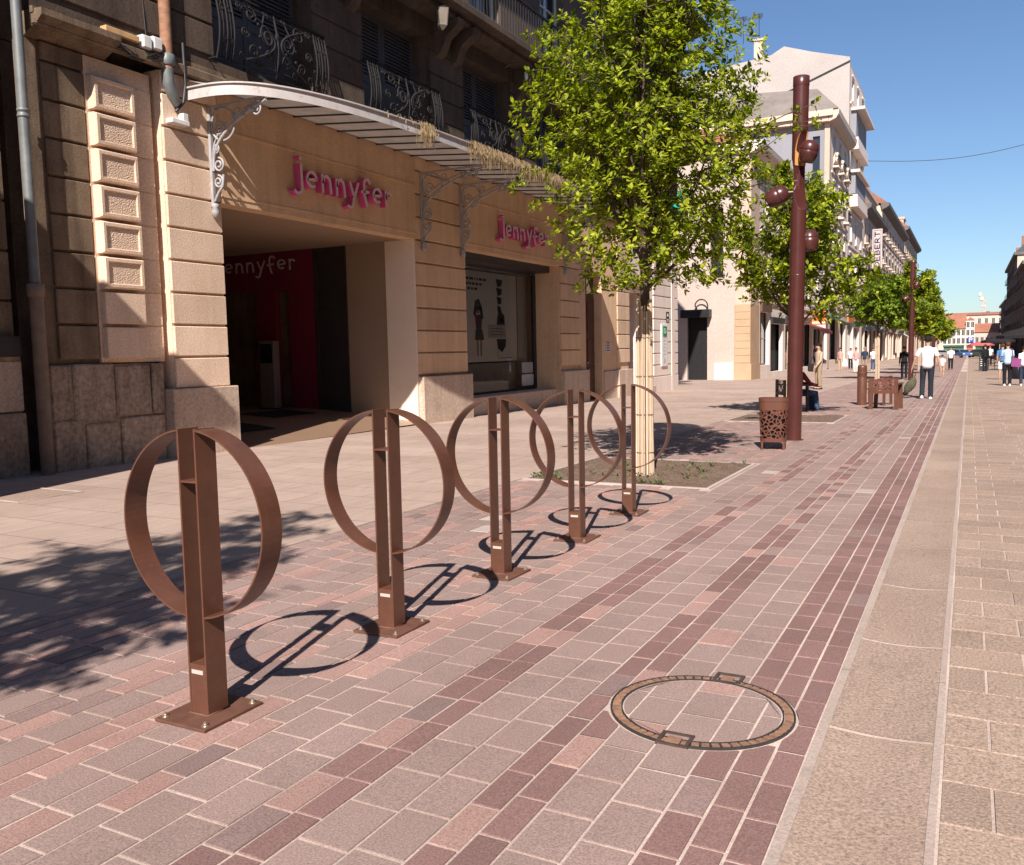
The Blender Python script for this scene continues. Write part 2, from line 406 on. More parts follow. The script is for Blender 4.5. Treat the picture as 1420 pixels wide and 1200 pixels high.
# weeds and stones scattered in the first bed
mb=MB(); rw=random.Random(12)
for _ in range(420):
    a,b,c,d=PITS[0]
    xx=rw.uniform(a+.08,b-.08)
    yy=c+.06+ (abs(rw.gauss(0,.16)) if rw.random()<.55 else rw.uniform(0,d-c-.15))
    if noise.noise(Vector((xx*1.8,yy*1.8,9)))<-.02: continue
    z=g(yy)+.02; h=rw.uniform(.02,.06)
    for q in range(3):
        an=rw.uniform(0,2*PI); w=.008; ex,ey=math.cos(an)*h*.8,math.sin(an)*h*.8; px,py=-math.sin(an)*w,math.cos(an)*w
        mb.face([(xx-px,yy-py,z-.01),(xx+px,yy+py,z-.01),(xx+ex+px*.7,yy+ey+py*.7,z+h*.8),(xx+ex*1.4,yy+ey*1.4,z+h*.7)])
tag(mb.build('weeds',M_GRASSB),'small green weeds growing in the nearest tree bed','weeds',kind='stuff')
# little service cover in the left pavement
t=thing('service_cover','flat rectangular service cover set in the pale left pavement','service cover',(-9.0,5.9,g(5.9)))
mb=MB(); mb.face([(-9.35,5.55,g(5.55)+.004),(-8.65,5.55,g(5.55)+.004),(-8.65,6.25,g(6.25)+.004),(-9.35,6.25,g(6.25)+.004)]); mb.build('lid',M_CHAN,t)
mb=MB()
for q in ((-9.38,-9.352,5.52,6.28),(-8.648,-8.62,5.52,6.28),(-9.352,-8.648,5.52,5.548),(-9.352,-8.648,6.252,6.28)): mb.box(q[0],q[1],q[2],q[3],g(5.9)-.02,g(5.9)+.008)
mb.build('lid_frame',M_MORT,t)
# ------------------------------------------------------------------ bike racks (prototype at the origin, facing -y)
def make_rack():
    t=thing('bike_rack','brown steel ring bike rack','bike rack')
    W=.049; D=.0525; T=.008; R=.373; ZC=.773
    mb=MB(); mb.box(-W,-W+T,-D,D,.012,1.146,0,.0012); a=mb.build('post_plate',M_RUST,t)
    mb=MB(); mb.box(W-T,W,-D,D,.012,1.146,0,.0012); mb.build('post_plate',M_RUST,t)
    for s in (-1,1):
        mb=MB(); inn=[];out=[]
        n=40; sec=[]
        for k in range(n+1):
            a0=math.acos(W/R)+.003; a=a0-2*a0*k/n; r0,r1=R-.007,R
            cx,sz=math.cos(a)*s,math.sin(a)
            sec.append([(cx*r1,-D,ZC+sz*r1),(cx*r1,D,ZC+sz*r1),(max(cx*r0*s,W+.0004)*s,D,ZC+sz*r0),(max(cx*r0*s,W+.0004)*s,-D,ZC+sz*r0)])
        for i in range(n):
            for q in range(4):
                p=[sec[i][q],sec[i][(q+1)%4],sec[i+1][(q+1)%4],sec[i+1][q]]
                mb.face(p if s>0 else p[::-1],0,False)
        mb.face(sec[0]); mb.face(sec[-1])
        o=mb.build('half_ring',M_RUST,t)
        bev=o.modifiers.new('b','BEVEL'); bev.width=.0012; bev.segments=1; bev.limit_method='ANGLE'; bev.angle_limit=.9
    mb=MB(); mb.box(-W+T,W-T,-D+.002,D-.002,.936,.944); mb.build('cross_plate',M_RUST,t)
    mb=MB(); mb.box(-W+T,W-T,-D+.0015,D-.0015,.012,.214,0,.001); mb.build('foot_block',M_RUST,t)
    mb=MB(); mb.box(-.03,.03,-D-.0015,-D+.0015,.176,.192); mb.build('reflector_strip',M_REFL,t)
    mb=MB(); mb.box(-.135,.135,-.155,.155,.0,.012,0,.0015); mb.build('base_plate',M_PLATE,t)
    mb=MB(); mb.tube([(-W,-D-.004,.014),(W,-D-.004,.014),(W+.004,D,.014),(-W-.004,D,.014),(-W,-D-.004,.014)],.005,5); mb.build('weld_seam',M_PLATE,t)
    for sx in (-1,1):
        for sy in (-1,1):
            mb=MB(); c=(sx*.108,sy*.125,.012)
            mb.lathe([(.0,.0),(.015,.0),(.015,.0025),(.0095,.003),(.0095,.010),(.006,.011),(.006,.017),(.0,.017)],c,10,0,False); mb.build('bolt',M_BOLT,t)
    return t
rack=make_rack()
RL=['brown ring bike rack nearest the camera, largest in the picture','second bike rack of the row, beside the shadow of the nearest one','middle bike rack of the row of five, in front of the shop corner pier',
    'fourth brown ring bike rack, just before the last one','brown ring bike rack farthest away, in front of the wrapped tree trunk']
for i,y in enumerate((2.438,3.668,4.90,6.105,7.30)):
    o=rack if i==0 else copy_tree(rack)
    o.location=(-2.667+[0,.018,.010,.026,.014][i],y,g(y)+.001); o.rotation_euler=(-.004,0,[0,.012,-.015,.01,.02][i]); tag(o,RL[i],'bike rack','ring bike racks in a row')

# ------------------------------------------------------------------ street lamps: slotted tube with acorn luminaires
def make_lamp():
    t=thing('street_lamp','tall brown street lamp','street lamp')
    r=.118; H=5.64; n=112
    # two scooped notches (direction angle, centre height, half length) cut with real inner faces
    notch=[(math.radians(-38),4.22,.60,1.08),(math.radians(172),4.0,.42,.55)]
    zs=[0]; z=0
    while z<H-.001:
        near=any(abs(z-c)<h+.08 for _,c,h,_d in notch); z=min(H,z+(.012 if near else .35)); zs.append(z)
    rows=[];flag=[]
    for z in zs:
        row=[];fl=[]
        for k in range(n):
            a=2*PI*k/n; rr=r; f=0
            for an,c,h,dd in notch:
                u=(z-c)/h
                if abs(u)<1:
                    depth=(1-u*u)**.6*dd*r; lim=r-depth
                    ca=math.cos(a-an)
                    if ca>0 and r*ca>lim:
                        rr=max(lim/ca,.012) if lim>0 else .012; f=1
            row.append((rr*math.cos(a),rr*math.sin(a),z)); fl.append(f)
        rows.append(row); flag.append(fl)
    mb=MB(); nn=len(mb.v)
    for row in rows: mb.v.extend(row)
    for i in range(len(rows)-1):
        for j in range(n):
            j2=(j+1)%n; mi=1 if (flag[i][j]+flag[i][j2]+flag[i+1][j]+flag[i+1][j2])>=3 and zs[i]>99 else 0
            mb.f.append((i*n+j,i*n+j2,(i+1)*n+j2,(i+1)*n+j)); mb.m.append(mi); mb.sm.append(mi==0 and sum((flag[i][j],flag[i][j2],flag[i+1][j],flag[i+1][j2])) in (0,4))
    mb.face(rows[-1]); mb.build('pole',[M_LAMP,M_ORANGE],t)
    an,c,h,dd=notch[0]; nv=Vector((math.cos(an),math.sin(an),0)); tv=Vector((-nv.y,nv.x,0)); mb=MB(); rr=[]
    for k in range(25):
        z=4.30+(c+h-4.31)*k/24; u=(z-c)/h; lim=r-(1-u*u)**.6*dd*r; lim=max(lim,.012); hw=math.sqrt(max(r*r-lim*lim,1e-6))*.93
        rr.append([nv*(lim+.004-.010*(1-(2*q/6-1)**2))+tv*hw*(2*q/6-1)+Vector((0,0,z)) for q in range(7)])
    mb.grid(rr,0,True); mb.build('notch_liner',M_ORANGE,t)
    mb=MB(); mb.lathe([(r+.004,5.50),(r+.0045,5.52),(r+.0045,5.64),(r-.004,5.645),(0,5.645)],(0,0,0),n); mb.build('pole_cap',M_LAMP,t)
    mb=MB(); rr=[[((r+.0035)*math.cos(-1.55+.62*q/8),(r+.0035)*math.sin(-1.55+.62*q/8),z) for q in range(9)] for z in (.55,.95)]; mb.grid(rr,0,True); mb.build('access_door',M_LAMP,t)
    mb=MB(); mb.lathe([(r+.001,2.6),(r+.0035,2.604),(r+.0035,2.616),(r+.001,2.62)],(0,0,0),40); mb.build('seam_ring',M_LAMP,t)
    mb=MB(); mb.lathe([(r+.03,0),(r+.03,.012),(r+.001,.014)],(0,0,0),32,0,False); mb.build('base_flange',M_LAMP,t)
    def acorn(c,axis,s=1):
        prof=[(0,.15),(.05,.146),(.095,.125),(.126,.085),(.137,.03),(.1375,.009),(.1355,.007),(.1355,.004),(.1375,.002),(.136,-.05),(.122,-.11),(.098,-.165),(.088,-.175),(.082,-.165),(0,-.150)]
        mb=MB(); mb.lathe([(a*s,b*s) for a,b in prof],c,28,0,True,axis); return mb.build('luminaire',M_LAMP,t)
    l=acorn((.150,-.085,4.50),(.25,-.15,.95),1.05)
    mb=MB(); mb.tube([(.0,.0,4.58),(.09,-.055,4.56)],.03,8); mb.build('neck',M_LAMP,l)
    l=acorn((-.31,-.04,3.86),(.86,.10,.42),1.1)
    mb=MB(); mb.tube([(-.03,0,3.90),(-.19,-.03,3.90)],.03,8); mb.build('neck',M_LAMP,l)
    l=acorn((.155,.12,3.17),(-.1,.1,1),1.02)
    mb=MB(); mb.tube([(.02,.02,3.2),(.10,.08,3.21)],.03,8); mb.build('neck',M_LAMP,l)
    return t
lamp=make_lamp()
LL=['tall brown lamp post beside the perforated litter bin','brown lamp post behind the man in the white shirt','thin distant brown lamp post among the far trees']
for i,(x,y,rz,lean) in enumerate(((-2.47,14.5,0,.0),(-2.45,46.0,.5,0),(-2.45,76,.9,0))):
    o=lamp if i==0 else copy_tree(lamp)
    o.location=(x,y,g(y)); o.rotation_euler=(0,.012 if i==0 else 0,rz); tag(o,LL[i],'street lamp','brown lamp posts along the tree line')

# ------------------------------------------------------------------ perforated steel street furniture
def perforated(name,c,scale,thr=.055,lo=-1e9,hi=1e9,ax='Z',seed=0):
    """laser-cut leaf shaped holes through the sheet"""
    m,nt,b=newmat(name); t=N(nt,'ShaderNodeTexCoord'); mp=N(nt,'ShaderNodeMapping'); mp.inputs['Scale'].default_value=scale; mp.inputs['Location'].default_value=(seed,seed*.7,seed*.3)
    nt.links.new(t.outputs['Object'],mp.inputs['Vector'])
    ns=N(nt,'ShaderNodeTexNoise'); ns.inputs['Scale'].default_value=1.2; nt.links.new(mp.outputs[0],ns.inputs['Vector'])
    add=N(nt,'ShaderNodeVectorMath',operation='MULTIPLY_ADD'); nt.links.new(ns.outputs['Color'],add.inputs[0]); add.inputs[1].default_value=(.5,.5,.5); nt.links.new(mp.outputs[0],add.inputs[2])
    vo=N(nt,'ShaderNodeTexVoronoi',feature='DISTANCE_TO_EDGE'); nt.links.new(add.outputs[0],vo.inputs['Vector']); vo.inputs['Scale'].default_value=1
    gt=N(nt,'ShaderNodeMath',operation='GREATER_THAN'); nt.links.new(vo.outputs['Distance'],gt.inputs[0]); gt.inputs[1].default_value=thr
    sep=N(nt,'ShaderNodeSeparateXYZ'); nt.links.new(t.outputs['Object'],sep.inputs[0])
    g1=N(nt,'ShaderNodeMath',operation='GREATER_THAN'); nt.links.new(sep.outputs[ax],g1.inputs[0]); g1.inputs[1].default_value=lo
    g2=N(nt,'ShaderNodeMath',operation='LESS_THAN'); nt.links.new(sep.outputs[ax],g2.inputs[0]); g2.inputs[1].default_value=hi
    mu=N(nt,'ShaderNodeMath',operation='MULTIPLY'); nt.links.new(g1.outputs[0],mu.inputs[0]); nt.links.new(g2.outputs[0],mu.inputs[1])
    mu2=N(nt,'ShaderNodeMath',operation='MULTIPLY'); nt.links.new(mu.outputs[0],mu2.inputs[0]); nt.links.new(gt.outputs[0],mu2.inputs[1])
    b.inputs['Base Color'].default_value=(*c,1); b.inputs['Roughness'].default_value=.45
    tr=N(nt,'ShaderNodeBsdfTransparent'); mx=N(nt,'ShaderNodeMixShader'); nt.links.new(mu2.outputs[0],mx.inputs[0]); nt.links.new(b.outputs[0],mx.inputs[1]); nt.links.new(tr.outputs[0],mx.inputs[2])
    nt.links.new(mx.outputs[0],nt.nodes['Material Output'].inputs[0]); return m
M_PERF=perforated('perforated_brown_panel',(.12,.043,.027),(17,17,17),.135,.17,.58)
M_PERF2=perforated('perforated_brown_seat',(.15,.055,.04),(15,15,15),.10,seed=3)
M_PERFB=perforated('perforated_dark_panel',(.03,.018,.015),(14,14,14),.10,seed=5)
M_LINER=paint('dark_bin_liner',(.008,.006,.006),.9,spec=.1)
def rounded_rect(hx,hy,r,n=6):
    p=[]
    for cx,cy,a0 in ((hx-r,hy-r,0),(-hx+r,hy-r,PI/2),(-hx+r,-hy+r,PI),(hx-r,-hy+r,1.5*PI)):
        for k in range(n+1):
            a=a0+PI/2*k/n; p.append((cx+r*math.cos(a),cy+r*math.sin(a)))
    return p
bx,by=-2.50,13.02; bz=g(by)
t=thing('litter_bin','brown steel litter bin with leaf-shaped perforations on four short legs','litter bin',(bx,by,bz),rz=.12)
WLOC[t.name]=Vector((0,0,0))
rp=rounded_rect(.205,.165,.12)
mb=MB(); mb.grid([[(x*k,y*k,z) for x,y in rp] for z,k in ((.115,.90),(.70,1.0))],0,True,cu=True); o=mb.build('perforated_shell',M_PERF,t)
mb=MB(); r2=rounded_rect(.19,.15,.11); mb.grid([[(x*k,y*k,z) for x,y in r2] for z,k in ((.13,.86),(.70,.97))],0,False,cu=True); mb.face([(x*.86,y*.86,.13) for x,y in r2]); mb.build('inner_liner',M_LINER,t)
mb=MB(); r3_=rounded_rect(.210,.170,.123)
mb.grid([[(x,y,.70) for x,y in r3_],[(x,y,.752) for x,y in r3_],[(x*.96,y*.955,.752) for x,y in r3_],[(x*.96,y*.955,.70) for x,y in r3_]],0,False,cu=True); mb.build('rim',M_RUST,t)
for sx in (-1,1):
    for sy in (-1,1):
        mb=MB(); mb.box(sx*.165-(.03 if sx>0 else 0),sx*.165+(.03 if sx<0 else 0),sy*.13-(.012 if sy>0 else 0),sy*.13+(.012 if sy<0 else 0),0,.125); mb.build('leg',M_RUST,t)
# bollard
t=thing('bollard','brown steel bollard with a rounded top beside the armchair','bollard',(-2.46,24.5,g(24.5))); WLOC[t.name]=Vector((0,0,0))
mb=MB(); mb.lathe([(.118,0),(.118,.72),(.112,.735),(.118,.75),(.118,.98),(.11,1.03),(.06,1.05),(0,1.052)],(0,0,0),24); mb.build('post',M_RUST,t)
mb=MB(); mb.lathe([(.122,.80),(.124,.81),(.124,.86),(.122,.87)],(0,0,0),24); mb.build('collar',M_RUST,t)
# armchairs
def make_chair(label,perf,loc,rz,frame):
    t=thing('street_armchair',label,'armchair',loc,'brown steel armchairs',rz); WLOC[t.name]=Vector((0,0,0))
    w=.29; d=.27
    for sx in (-1,1):
        for sy in (-1,1):
            top=.60 if sy>0 else .75
            mb=MB(); mb.prism([(sx*w-.045,sy*d-.025,0),(sx*w+.045,sy*d-.025,0),(sx*w+.045,sy*d+.025,0),(sx*w-.045,sy*d+.025,0)],(-sx*.02,0,top)); mb.build('leg',frame,t)
    mb=MB(); mb.box(-w+.03,w-.03,-d+.03,d-.01,.40,.425); mb.build('seat',frame,t)
    mb=MB(); mb.box(-w+.03,w-.03,-d-.02,-d-.008,.45,.745); mb.build('backrest',perf,t)
    mb=MB(); mb.box(-w+.02,w-.02,-d-.03,-d+.005,.385,.455); mb.build('seat_rail',frame,t)
    for sx in (-1,1):
        mb=MB(); mb.box(sx*w-.045,sx*w+.045,-d+.03,d+.03,.60,.632); mb.build('armrest',frame,t)
    return t
make_chair('brown steel armchair with perforated back seen from behind, near the bollard',M_PERF2,(-1.76,22.95,g(22.95)),-.12,M_RUST)
make_chair('brown armchair half hidden behind the bollard, turned sideways',M_PERF2,(-2.12,24.75,g(24.75)),1.35,M_RUST)
make_chair('dark armchair under the seated man, partly behind the lamp post',M_PERFB,(-3.78,21.9,g(21.9)),-1.05,M_DARKIRON)
# ------------------------------------------------------------------ trees
def leafmat(name,c0,c1,c2,tr=.45):
    m,nt,b=newmat(name); gi=N(nt,'ShaderNodeNewGeometry')
    n=N(nt,'ShaderNodeValToRGB'); e=n.color_ramp.elements; e[0].color=(*c0,1); e[1].color=(*c2,1); e[1].position=1; e[0].position=0
    k=e.new(.55); k.color=(*c1,1); nt.links.new(gi.outputs['Random Per Island'],n.inputs[0])
    nt.links.new(n.outputs[0],b.inputs['Base Color']); b.inputs['Roughness'].default_value=.5; b.inputs['Specular IOR Level'].default_value=.22
    tl=N(nt,'ShaderNodeBsdfTranslucent'); c=mix(nt,1,n.outputs[0],(1.5,1.7,.5),'MULTIPLY'); nt.links.new(c,tl.inputs[0])
    mx=N(nt,'ShaderNodeMixShader'); mx.inputs[0].default_value=tr; nt.links.new(b.outputs[0],mx.inputs[1]); nt.links.new(tl.outputs[0],mx.inputs[2]); nt.links.new(mx.outputs[0],nt.nodes['Material Output'].inputs[0]); return m
M_LEAF=leafmat('leaf_bright',(.065,.095,.008),(.245,.285,.016),(.50,.51,.04),.44)
M_LEAFD=leafmat('leaf_deep',(.07,.125,.010),(.18,.25,.02),(.32,.38,.04),.42)
M_BARK=stone('bark',(.12,.085,.062),(.075,.052,.038),sc=6,fine=40,bmp=.8,obj=True,bd=.02)
def wrapmat():
    m,nt,b=newmat('reed_wrap'); gi=N(nt,'ShaderNodeNewGeometry')
    c=ramp(nt,gi.outputs['Random Per Island'],0,1,(.40,.285,.19),(.70,.53,.385)); v=ocoords(nt,(30,30,2))
    c=mix(nt,.5,c,ramp(nt,noise_n(nt,v,3,4),.3,.7,(.55,.5,.45),(1.2,1.2,1.2)),'MULTIPLY')
    nt.links.new(c,b.inputs['Base Color']); b.inputs['Roughness'].default_value=.8; return m
M_WRAP=wrapmat()
M_WIRE=paint('tie_wire',(.16,.10,.07),.6)
def leaf(mb,p,d,up,L,W,m=0):
    d=d.normalized(); s=d.cross(up)
    if s.length<1e-3: s=Vector((1,0,0))
    s.normalize(); n=s.cross(d)
    a=p; b1=p+d*L*.38+s*W*.5-n*W*.14; b2=p+d*L*.38-s*W*.5-n*W*.14; c1=p+d*L*.72+s*W*.34-n*W*.16-n*L*.05; c2=p+d*L*.72-s*W*.34-n*W*.16-n*L*.05; e=p+d*L-n*L*.16; mid=p+d*L*.38+n*.0; mid2=p+d*L*.72-n*L*.05
    k=len(mb.v); mb.v.extend([tuple(q) for q in (a,b1,c1,e,c2,b2,mid,mid2)])
    for f in ((0,1,6),(6,1,2,7),(7,2,3),(0,6,5),(5,6,7,4),(7,4,3)):
        mb.f.append(tuple(k+q for q in f)); mb.m.append(m); mb.sm.append(True)
def grow(rng,z0,z1,shape,nb,lean=0.0):
    """limbs from the fork at z0; shape(z)-> radius ; returns list of limbs (polyline,radii) and twig tips"""
    limbs=[];tips=[]
    for k in range(nb):
        a=2*PI*k/nb*1.618+rng.uniform(-.3,.3); f=(k+.5)/nb
        zt=z0+(z1-z0)*(.30+.70*f**.8); rt=shape(zt)*rng.uniform(.55,.92)*(1 if f<.8 else .55)
        zs=z0-.12+f*.55*(z1-z0)*.55; n=9; pl=[]; w=rng.uniform(-.5,.5)
        for i in range(n):
            t=i/(n-1); r=rt*(t**.75); aa=a+w*t*.5
            pl.append(Vector((r*math.cos(aa)+rng.uniform(-.03,.03)*t,r*math.sin(aa)+rng.uniform(-.03,.03)*t,zs+(zt-zs)*t**1.15)))
        limbs.append((pl,[.021*(1-.8*i/(n-1))+.003 for i in range(n)]))
        for i in range(2,n):
            for q in range(3):
                p=pl[i]; b=rng.uniform(0,2*PI); L=rng.uniform(.25,.6)*(shape(p.z)/1.4+.25)
                d=Vector((math.cos(b),math.sin(b),rng.uniform(.0,.9))); out=Vector((p.x,p.y,0))
                if out.length>.05: d+=out.normalized()*.7
                d.normalize(); e=p+d*L+Vector((0,0,-.03))
                limbs.append(([p,p+d*L*.5,e],[.008,.006,.003]))
                tips.append((p+d*L*.35,d)); tips.append((e,d)); tips.append((p+d*L*.7,d))
    return limbs,tips
def make_tree(label,x,y,seed,zfork,ztop,shape,nb,nclump,leafL,wrapH,mat,per=9,extra=None,tr=.062,wrap=True,gap=.34,spray=0):
    rng=random.Random(seed); root=thing('street_tree',label,'tree',(x,y,g(y)),'street trees along the paving'); WLOC[root.name]=Vector((0,0,0))
    limbs,tips=grow(rng,zfork,ztop,shape,nb)
    mb=MB()
    path=[Vector((.012*math.sin(z*2.1+seed),.012*math.cos(z*1.7+seed),z)) for z in [0,.3,.7,1.1,1.5,1.9,zfork,zfork+.3*(ztop-zfork),zfork+.6*(ztop-zfork),zfork+.9*(ztop-zfork)]]
    mb.tube(path,[tr*1.25,tr,tr*.95,tr*.92,tr*.9,tr*.9,tr*.82,tr*.5,tr*.3,tr*.1],10)
    for pl,rr in limbs: mb.tube(pl,rr,5,0,True,False)
    mb.build('trunk',M_BARK,root)
    if wrap:
        mb=MB(); n=26
        for k in range(n):
            a=2*PI*k/n+rng.uniform(-.09,.09); R=.088+rng.uniform(-.006,.007); top=wrapH+rng.uniform(-.14,.05); sk=.05+rng.uniform(-.09,.09)
            mb.tube([(R*1.12*math.cos(a),R*1.12*math.sin(a),.0),(R*math.cos(a),R*math.sin(a),.5),(R*math.cos(a+.03),R*math.sin(a+.03),1.2),((R-.01)*math.cos(a+sk),(R-.01)*math.sin(a+sk),top)],rng.uniform(.008,.0135),6)
        w=mb.build('reed_wrap',M_WRAP,root)
        mb=MB()
        for z in (.28,.72,1.16,1.6):
            mb.lathe([(.103,z-.004),(.106,z),(.103,z+.004)],(0,0,0),20)
        mb.build('tie_wire',M_WIRE,root)
    # crown: rosettes of leaves at the twig tips plus scattered clumps filling the envelope
    pts=[(p,d) for p,d in tips]
    tries=0
    while len(pts)<nclump and tries<nclump*30:
        tries+=1
        z=rng.uniform(zfork-.05,ztop); r=shape(z)*math.sqrt(rng.uniform(.06,1.0)); a=rng.uniform(0,2*PI)
        lump=1+.26*noise.noise(Vector((math.cos(a)*1.6+seed,math.sin(a)*1.6,z*1.35)))+.14*noise.noise(Vector((math.cos(a)*4,math.sin(a)*4+seed,z*3.1)))
        p=Vector((r*lump*math.cos(a),r*lump*math.sin(a),z))
        if noise.noise(p*1.55+Vector((seed*3.1,0,0)))<-gap+.18*(.6-r/(shape(z)+.01)): continue
        d=Vector((p.x,p.y,.35*(z-zfork)+.3)); d.normalize(); pts.append((p,d))
    if extra:
        for c,r,cnt in extra:
            for _ in range(cnt):
                q=Vector((rng.gauss(0,r[0]),rng.gauss(0,r[1]),rng.gauss(0,r[2])))+Vector(c); pts.append((q,Vector((q.x,q.y,.6)).normalized()))
    mb=MB()
    for p,d in pts:
        if p.z<zfork-(.02 if leafL<.09 else .28): continue
        cnt=per+rng.randint(-2,3); ax=(d+Vector((rng.uniform(-.6,.6),rng.uniform(-.6,.6),rng.uniform(-.2,.7)))).normalized()
        u=ax.orthogonal().normalized(); v=ax.cross(u)
        for k in range(cnt):
            a=2*PI*k/cnt*1.0+rng.uniform(-.5,.5); el=rng.uniform(.15,1.15)
            dd=(u*math.cos(a)+v*math.sin(a))*math.cos(el*.8)+ax*math.sin(el*.8)
            L=leafL*rng.uniform(.6,1.25); q=p-ax*rng.uniform(0,leafL*1.1)+dd*.012
            leaf(mb,q,dd,(ax+Vector((0,0,.8))).normalized(),L,L*rng.uniform(.42,.56))
    mb.build('crown',mat,root)
    return root
def prof(pts):
    def f(z):
        if z<=pts[0][0]: return pts[0][1]
        for (a,b),(c,d) in zip(pts,pts[1:]):
            if z<=c:
                t=(z-a)/(c-a); t=t*t*(3-2*t); return b+(d-b)*t
        return pts[-1][1]
    return f
front=make_tree('nearest leafy street tree with reed-wrapped trunk, crown reaching the top edge',-3.31,9.66,4,2.20,6.6,
    prof([(1.95,.35),(2.25,.95),(2.7,1.22),(3.3,1.34),(3.9,1.38),(4.6,1.22),(5.3,1.0),(6.0,.7),(6.6,.25)]),22,3300,.076,2.0,M_LEAF,
    extra=[((1.08,.3,4.45),(.13,.16,.34),55),((-1.25,-.3,4.0),(.14,.14,.25),30),((1.2,.2,3.6),(.12,.12,.25),25)])
p2=prof([(1.8,.5),(2.1,1.5),(2.6,1.75),(3.3,1.6),(4.1,1.35),(4.8,.85),(5.35,.3)])
make_tree('second street tree with broad low crown, behind the tall lamp post',-3.35,19.3,11,1.95,5.35,p2,16,760,.135,1.8,M_LEAF,per=9)
p3=prof([(2.2,.8),(2.6,1.9),(3.2,2.05),(3.9,1.75),(4.6,1.2),(5.3,.4)])
make_tree('darker street tree with flat layered crown above the brown bollard',-3.95,46.1,23,2.35,5.3,p3,14,560,.19,2.2,M_LEAFD,per=9,spray=1)
p4=prof([(1.9,.6),(2.6,1.6),(3.6,1.9),(4.8,1.6),(5.9,1.0),(6.7,.3)])
far=[(-3.0,57,'bright leafy tree rising behind the second lamp post',6.6,31,M_LEAF),(-3.1,68,'far tree just beyond the bright one behind the second lamp post',6.3,37,M_LEAFD),(-3.1,84,'small rounded far tree left of the street end',5.6,41,M_LEAF),(-3.2,110,'farthest street tree, low beside the red roofs',6.0,43,M_LEAFD)]
for x,y,l,zt,sd,mt in far:
    make_tree(l,x,y,sd,2.2,zt,p4 if zt>6 else p3,12,330,.26,2.1,mt,per=9,wrap=True)
# the tree behind the camera whose shadow lies on the paving at the left
make_tree('street tree standing behind the camera, its shadow on the left pavement',-3.2,-2.1,52,3.0,7.0,prof([(2.9,.3),(3.6,1.0),(4.3,1.25),(5.3,1.25),(6.2,.85),(7.0,.25)]),16,1000,.1,2.0,M_LEAF)
# ------------------------------------------------------------------ building helpers
def wall(mb,O,U,Nn,u0,u1,v0,v1,holes=(),depth=.25,m=0,mr=None):
    """O origin, U unit along the wall, Nn outward normal, v vertical; holes=(u0,u1,v0,v1) get reveals `depth` deep"""
    O=Vector(O);U=Vector(U);Nn=Vector(Nn);Z=Vector((0,0,1)); mr=m if mr is None else mr
    P=lambda u,v,d=0:O+U*u+Z*v-Nn*d
    flip=(U.cross(Z)).dot(Nn)<0
    def F(q,mi): mb.face(q[::-1] if flip else q,mi)
    us=sorted({u0,u1}|{h[0] for h in holes}|{h[1] for h in holes}); vs=sorted({v0,v1}|{h[2] for h in holes}|{h[3] for h in holes})
    for a,b in zip(us,us[1:]):
        for c,d in zip(vs,vs[1:]):
            if a<u0-1e-6 or b>u1+1e-6 or c<v0-1e-6 or d>v1+1e-6: continue
            if any(h[0]-1e-6<=a and b<=h[1]+1e-6 and h[2]-1e-6<=c and d<=h[3]+1e-6 for h in holes): continue
            F([P(a,c),P(b,c),P(b,d),P(a,d)],m)
    for a,b,c,d in holes:
        F([P(a,c),P(a,c,depth),P(a,d,depth),P(a,d)][::-1],mr); F([P(b,c),P(b,c,depth),P(b,d,depth),P(b,d)],mr)
        F([P(a,d),P(a,d,depth),P(b,d,depth),P(b,d)][::-1],mr); F([P(a,c),P(a,c,depth),P(b,c,depth),P(b,c)],mr)
def fx(X): return dict(O=(X,0,0),U=(0,1,0),Nn=(1,0,0))      # facade facing the street (+x), u = y
def fy(Y): return dict(O=(0,Y,0),U=(1,0,0),Nn=(0,-1,0))     # gable facing the camera (-y), u = x
def obox(mb,F,u0,u1,v0,v1,d0,d1,m=0,ch=0):
    """box on a wall: d measured outwards from the wall plane"""
    O=Vector(F['O']);U=Vector(F['U']);Nn=Vector(F['Nn'])
    a=O+U*u0+Nn*d0; b=O+U*u1+Nn*d1
    mb.box(a.x,b.x,a.y,b.y,v0,v1,m,ch)
def window(root,F,r,depth,frame,pane,shutter=None,mull=1,trans=2,curtain=None,fw=.07):
    u0,u1,v0,v1=r
    mb=MB(); e=.004
    obox(mb,F,u0+e,u0+fw,v0+e,v1-e,-depth,-depth+.06); obox(mb,F,u1-fw,u1-e,v0+e,v1-e,-depth,-depth+.06)
    obox(mb,F,u0+fw,u1-fw,v0+e,v0+fw,-depth,-depth+.06); obox(mb,F,u0+fw,u1-fw,v1-fw,v1-e,-depth,-depth+.06)
    for k in range(mull):
        u=u0+(u1-u0)*(k+1)/(mull+1); obox(mb,F,u-.035,u+.035,v0+fw,v1-fw,-depth,-depth+.058)
    for k in range(trans):
        v=v0+(v1-v0)*(k+1)/(trans+1); obox(mb,F,u0+fw,u1-fw,v-.02,v+.02,-depth,-depth+.054)
    w=mb.build('window',frame,root)
    mb=MB(); obox(mb,F,u0+e,u1-e,v0+e,v1-e,-depth-.02,-depth+.012); mb.build('pane',pane,w)
    return w
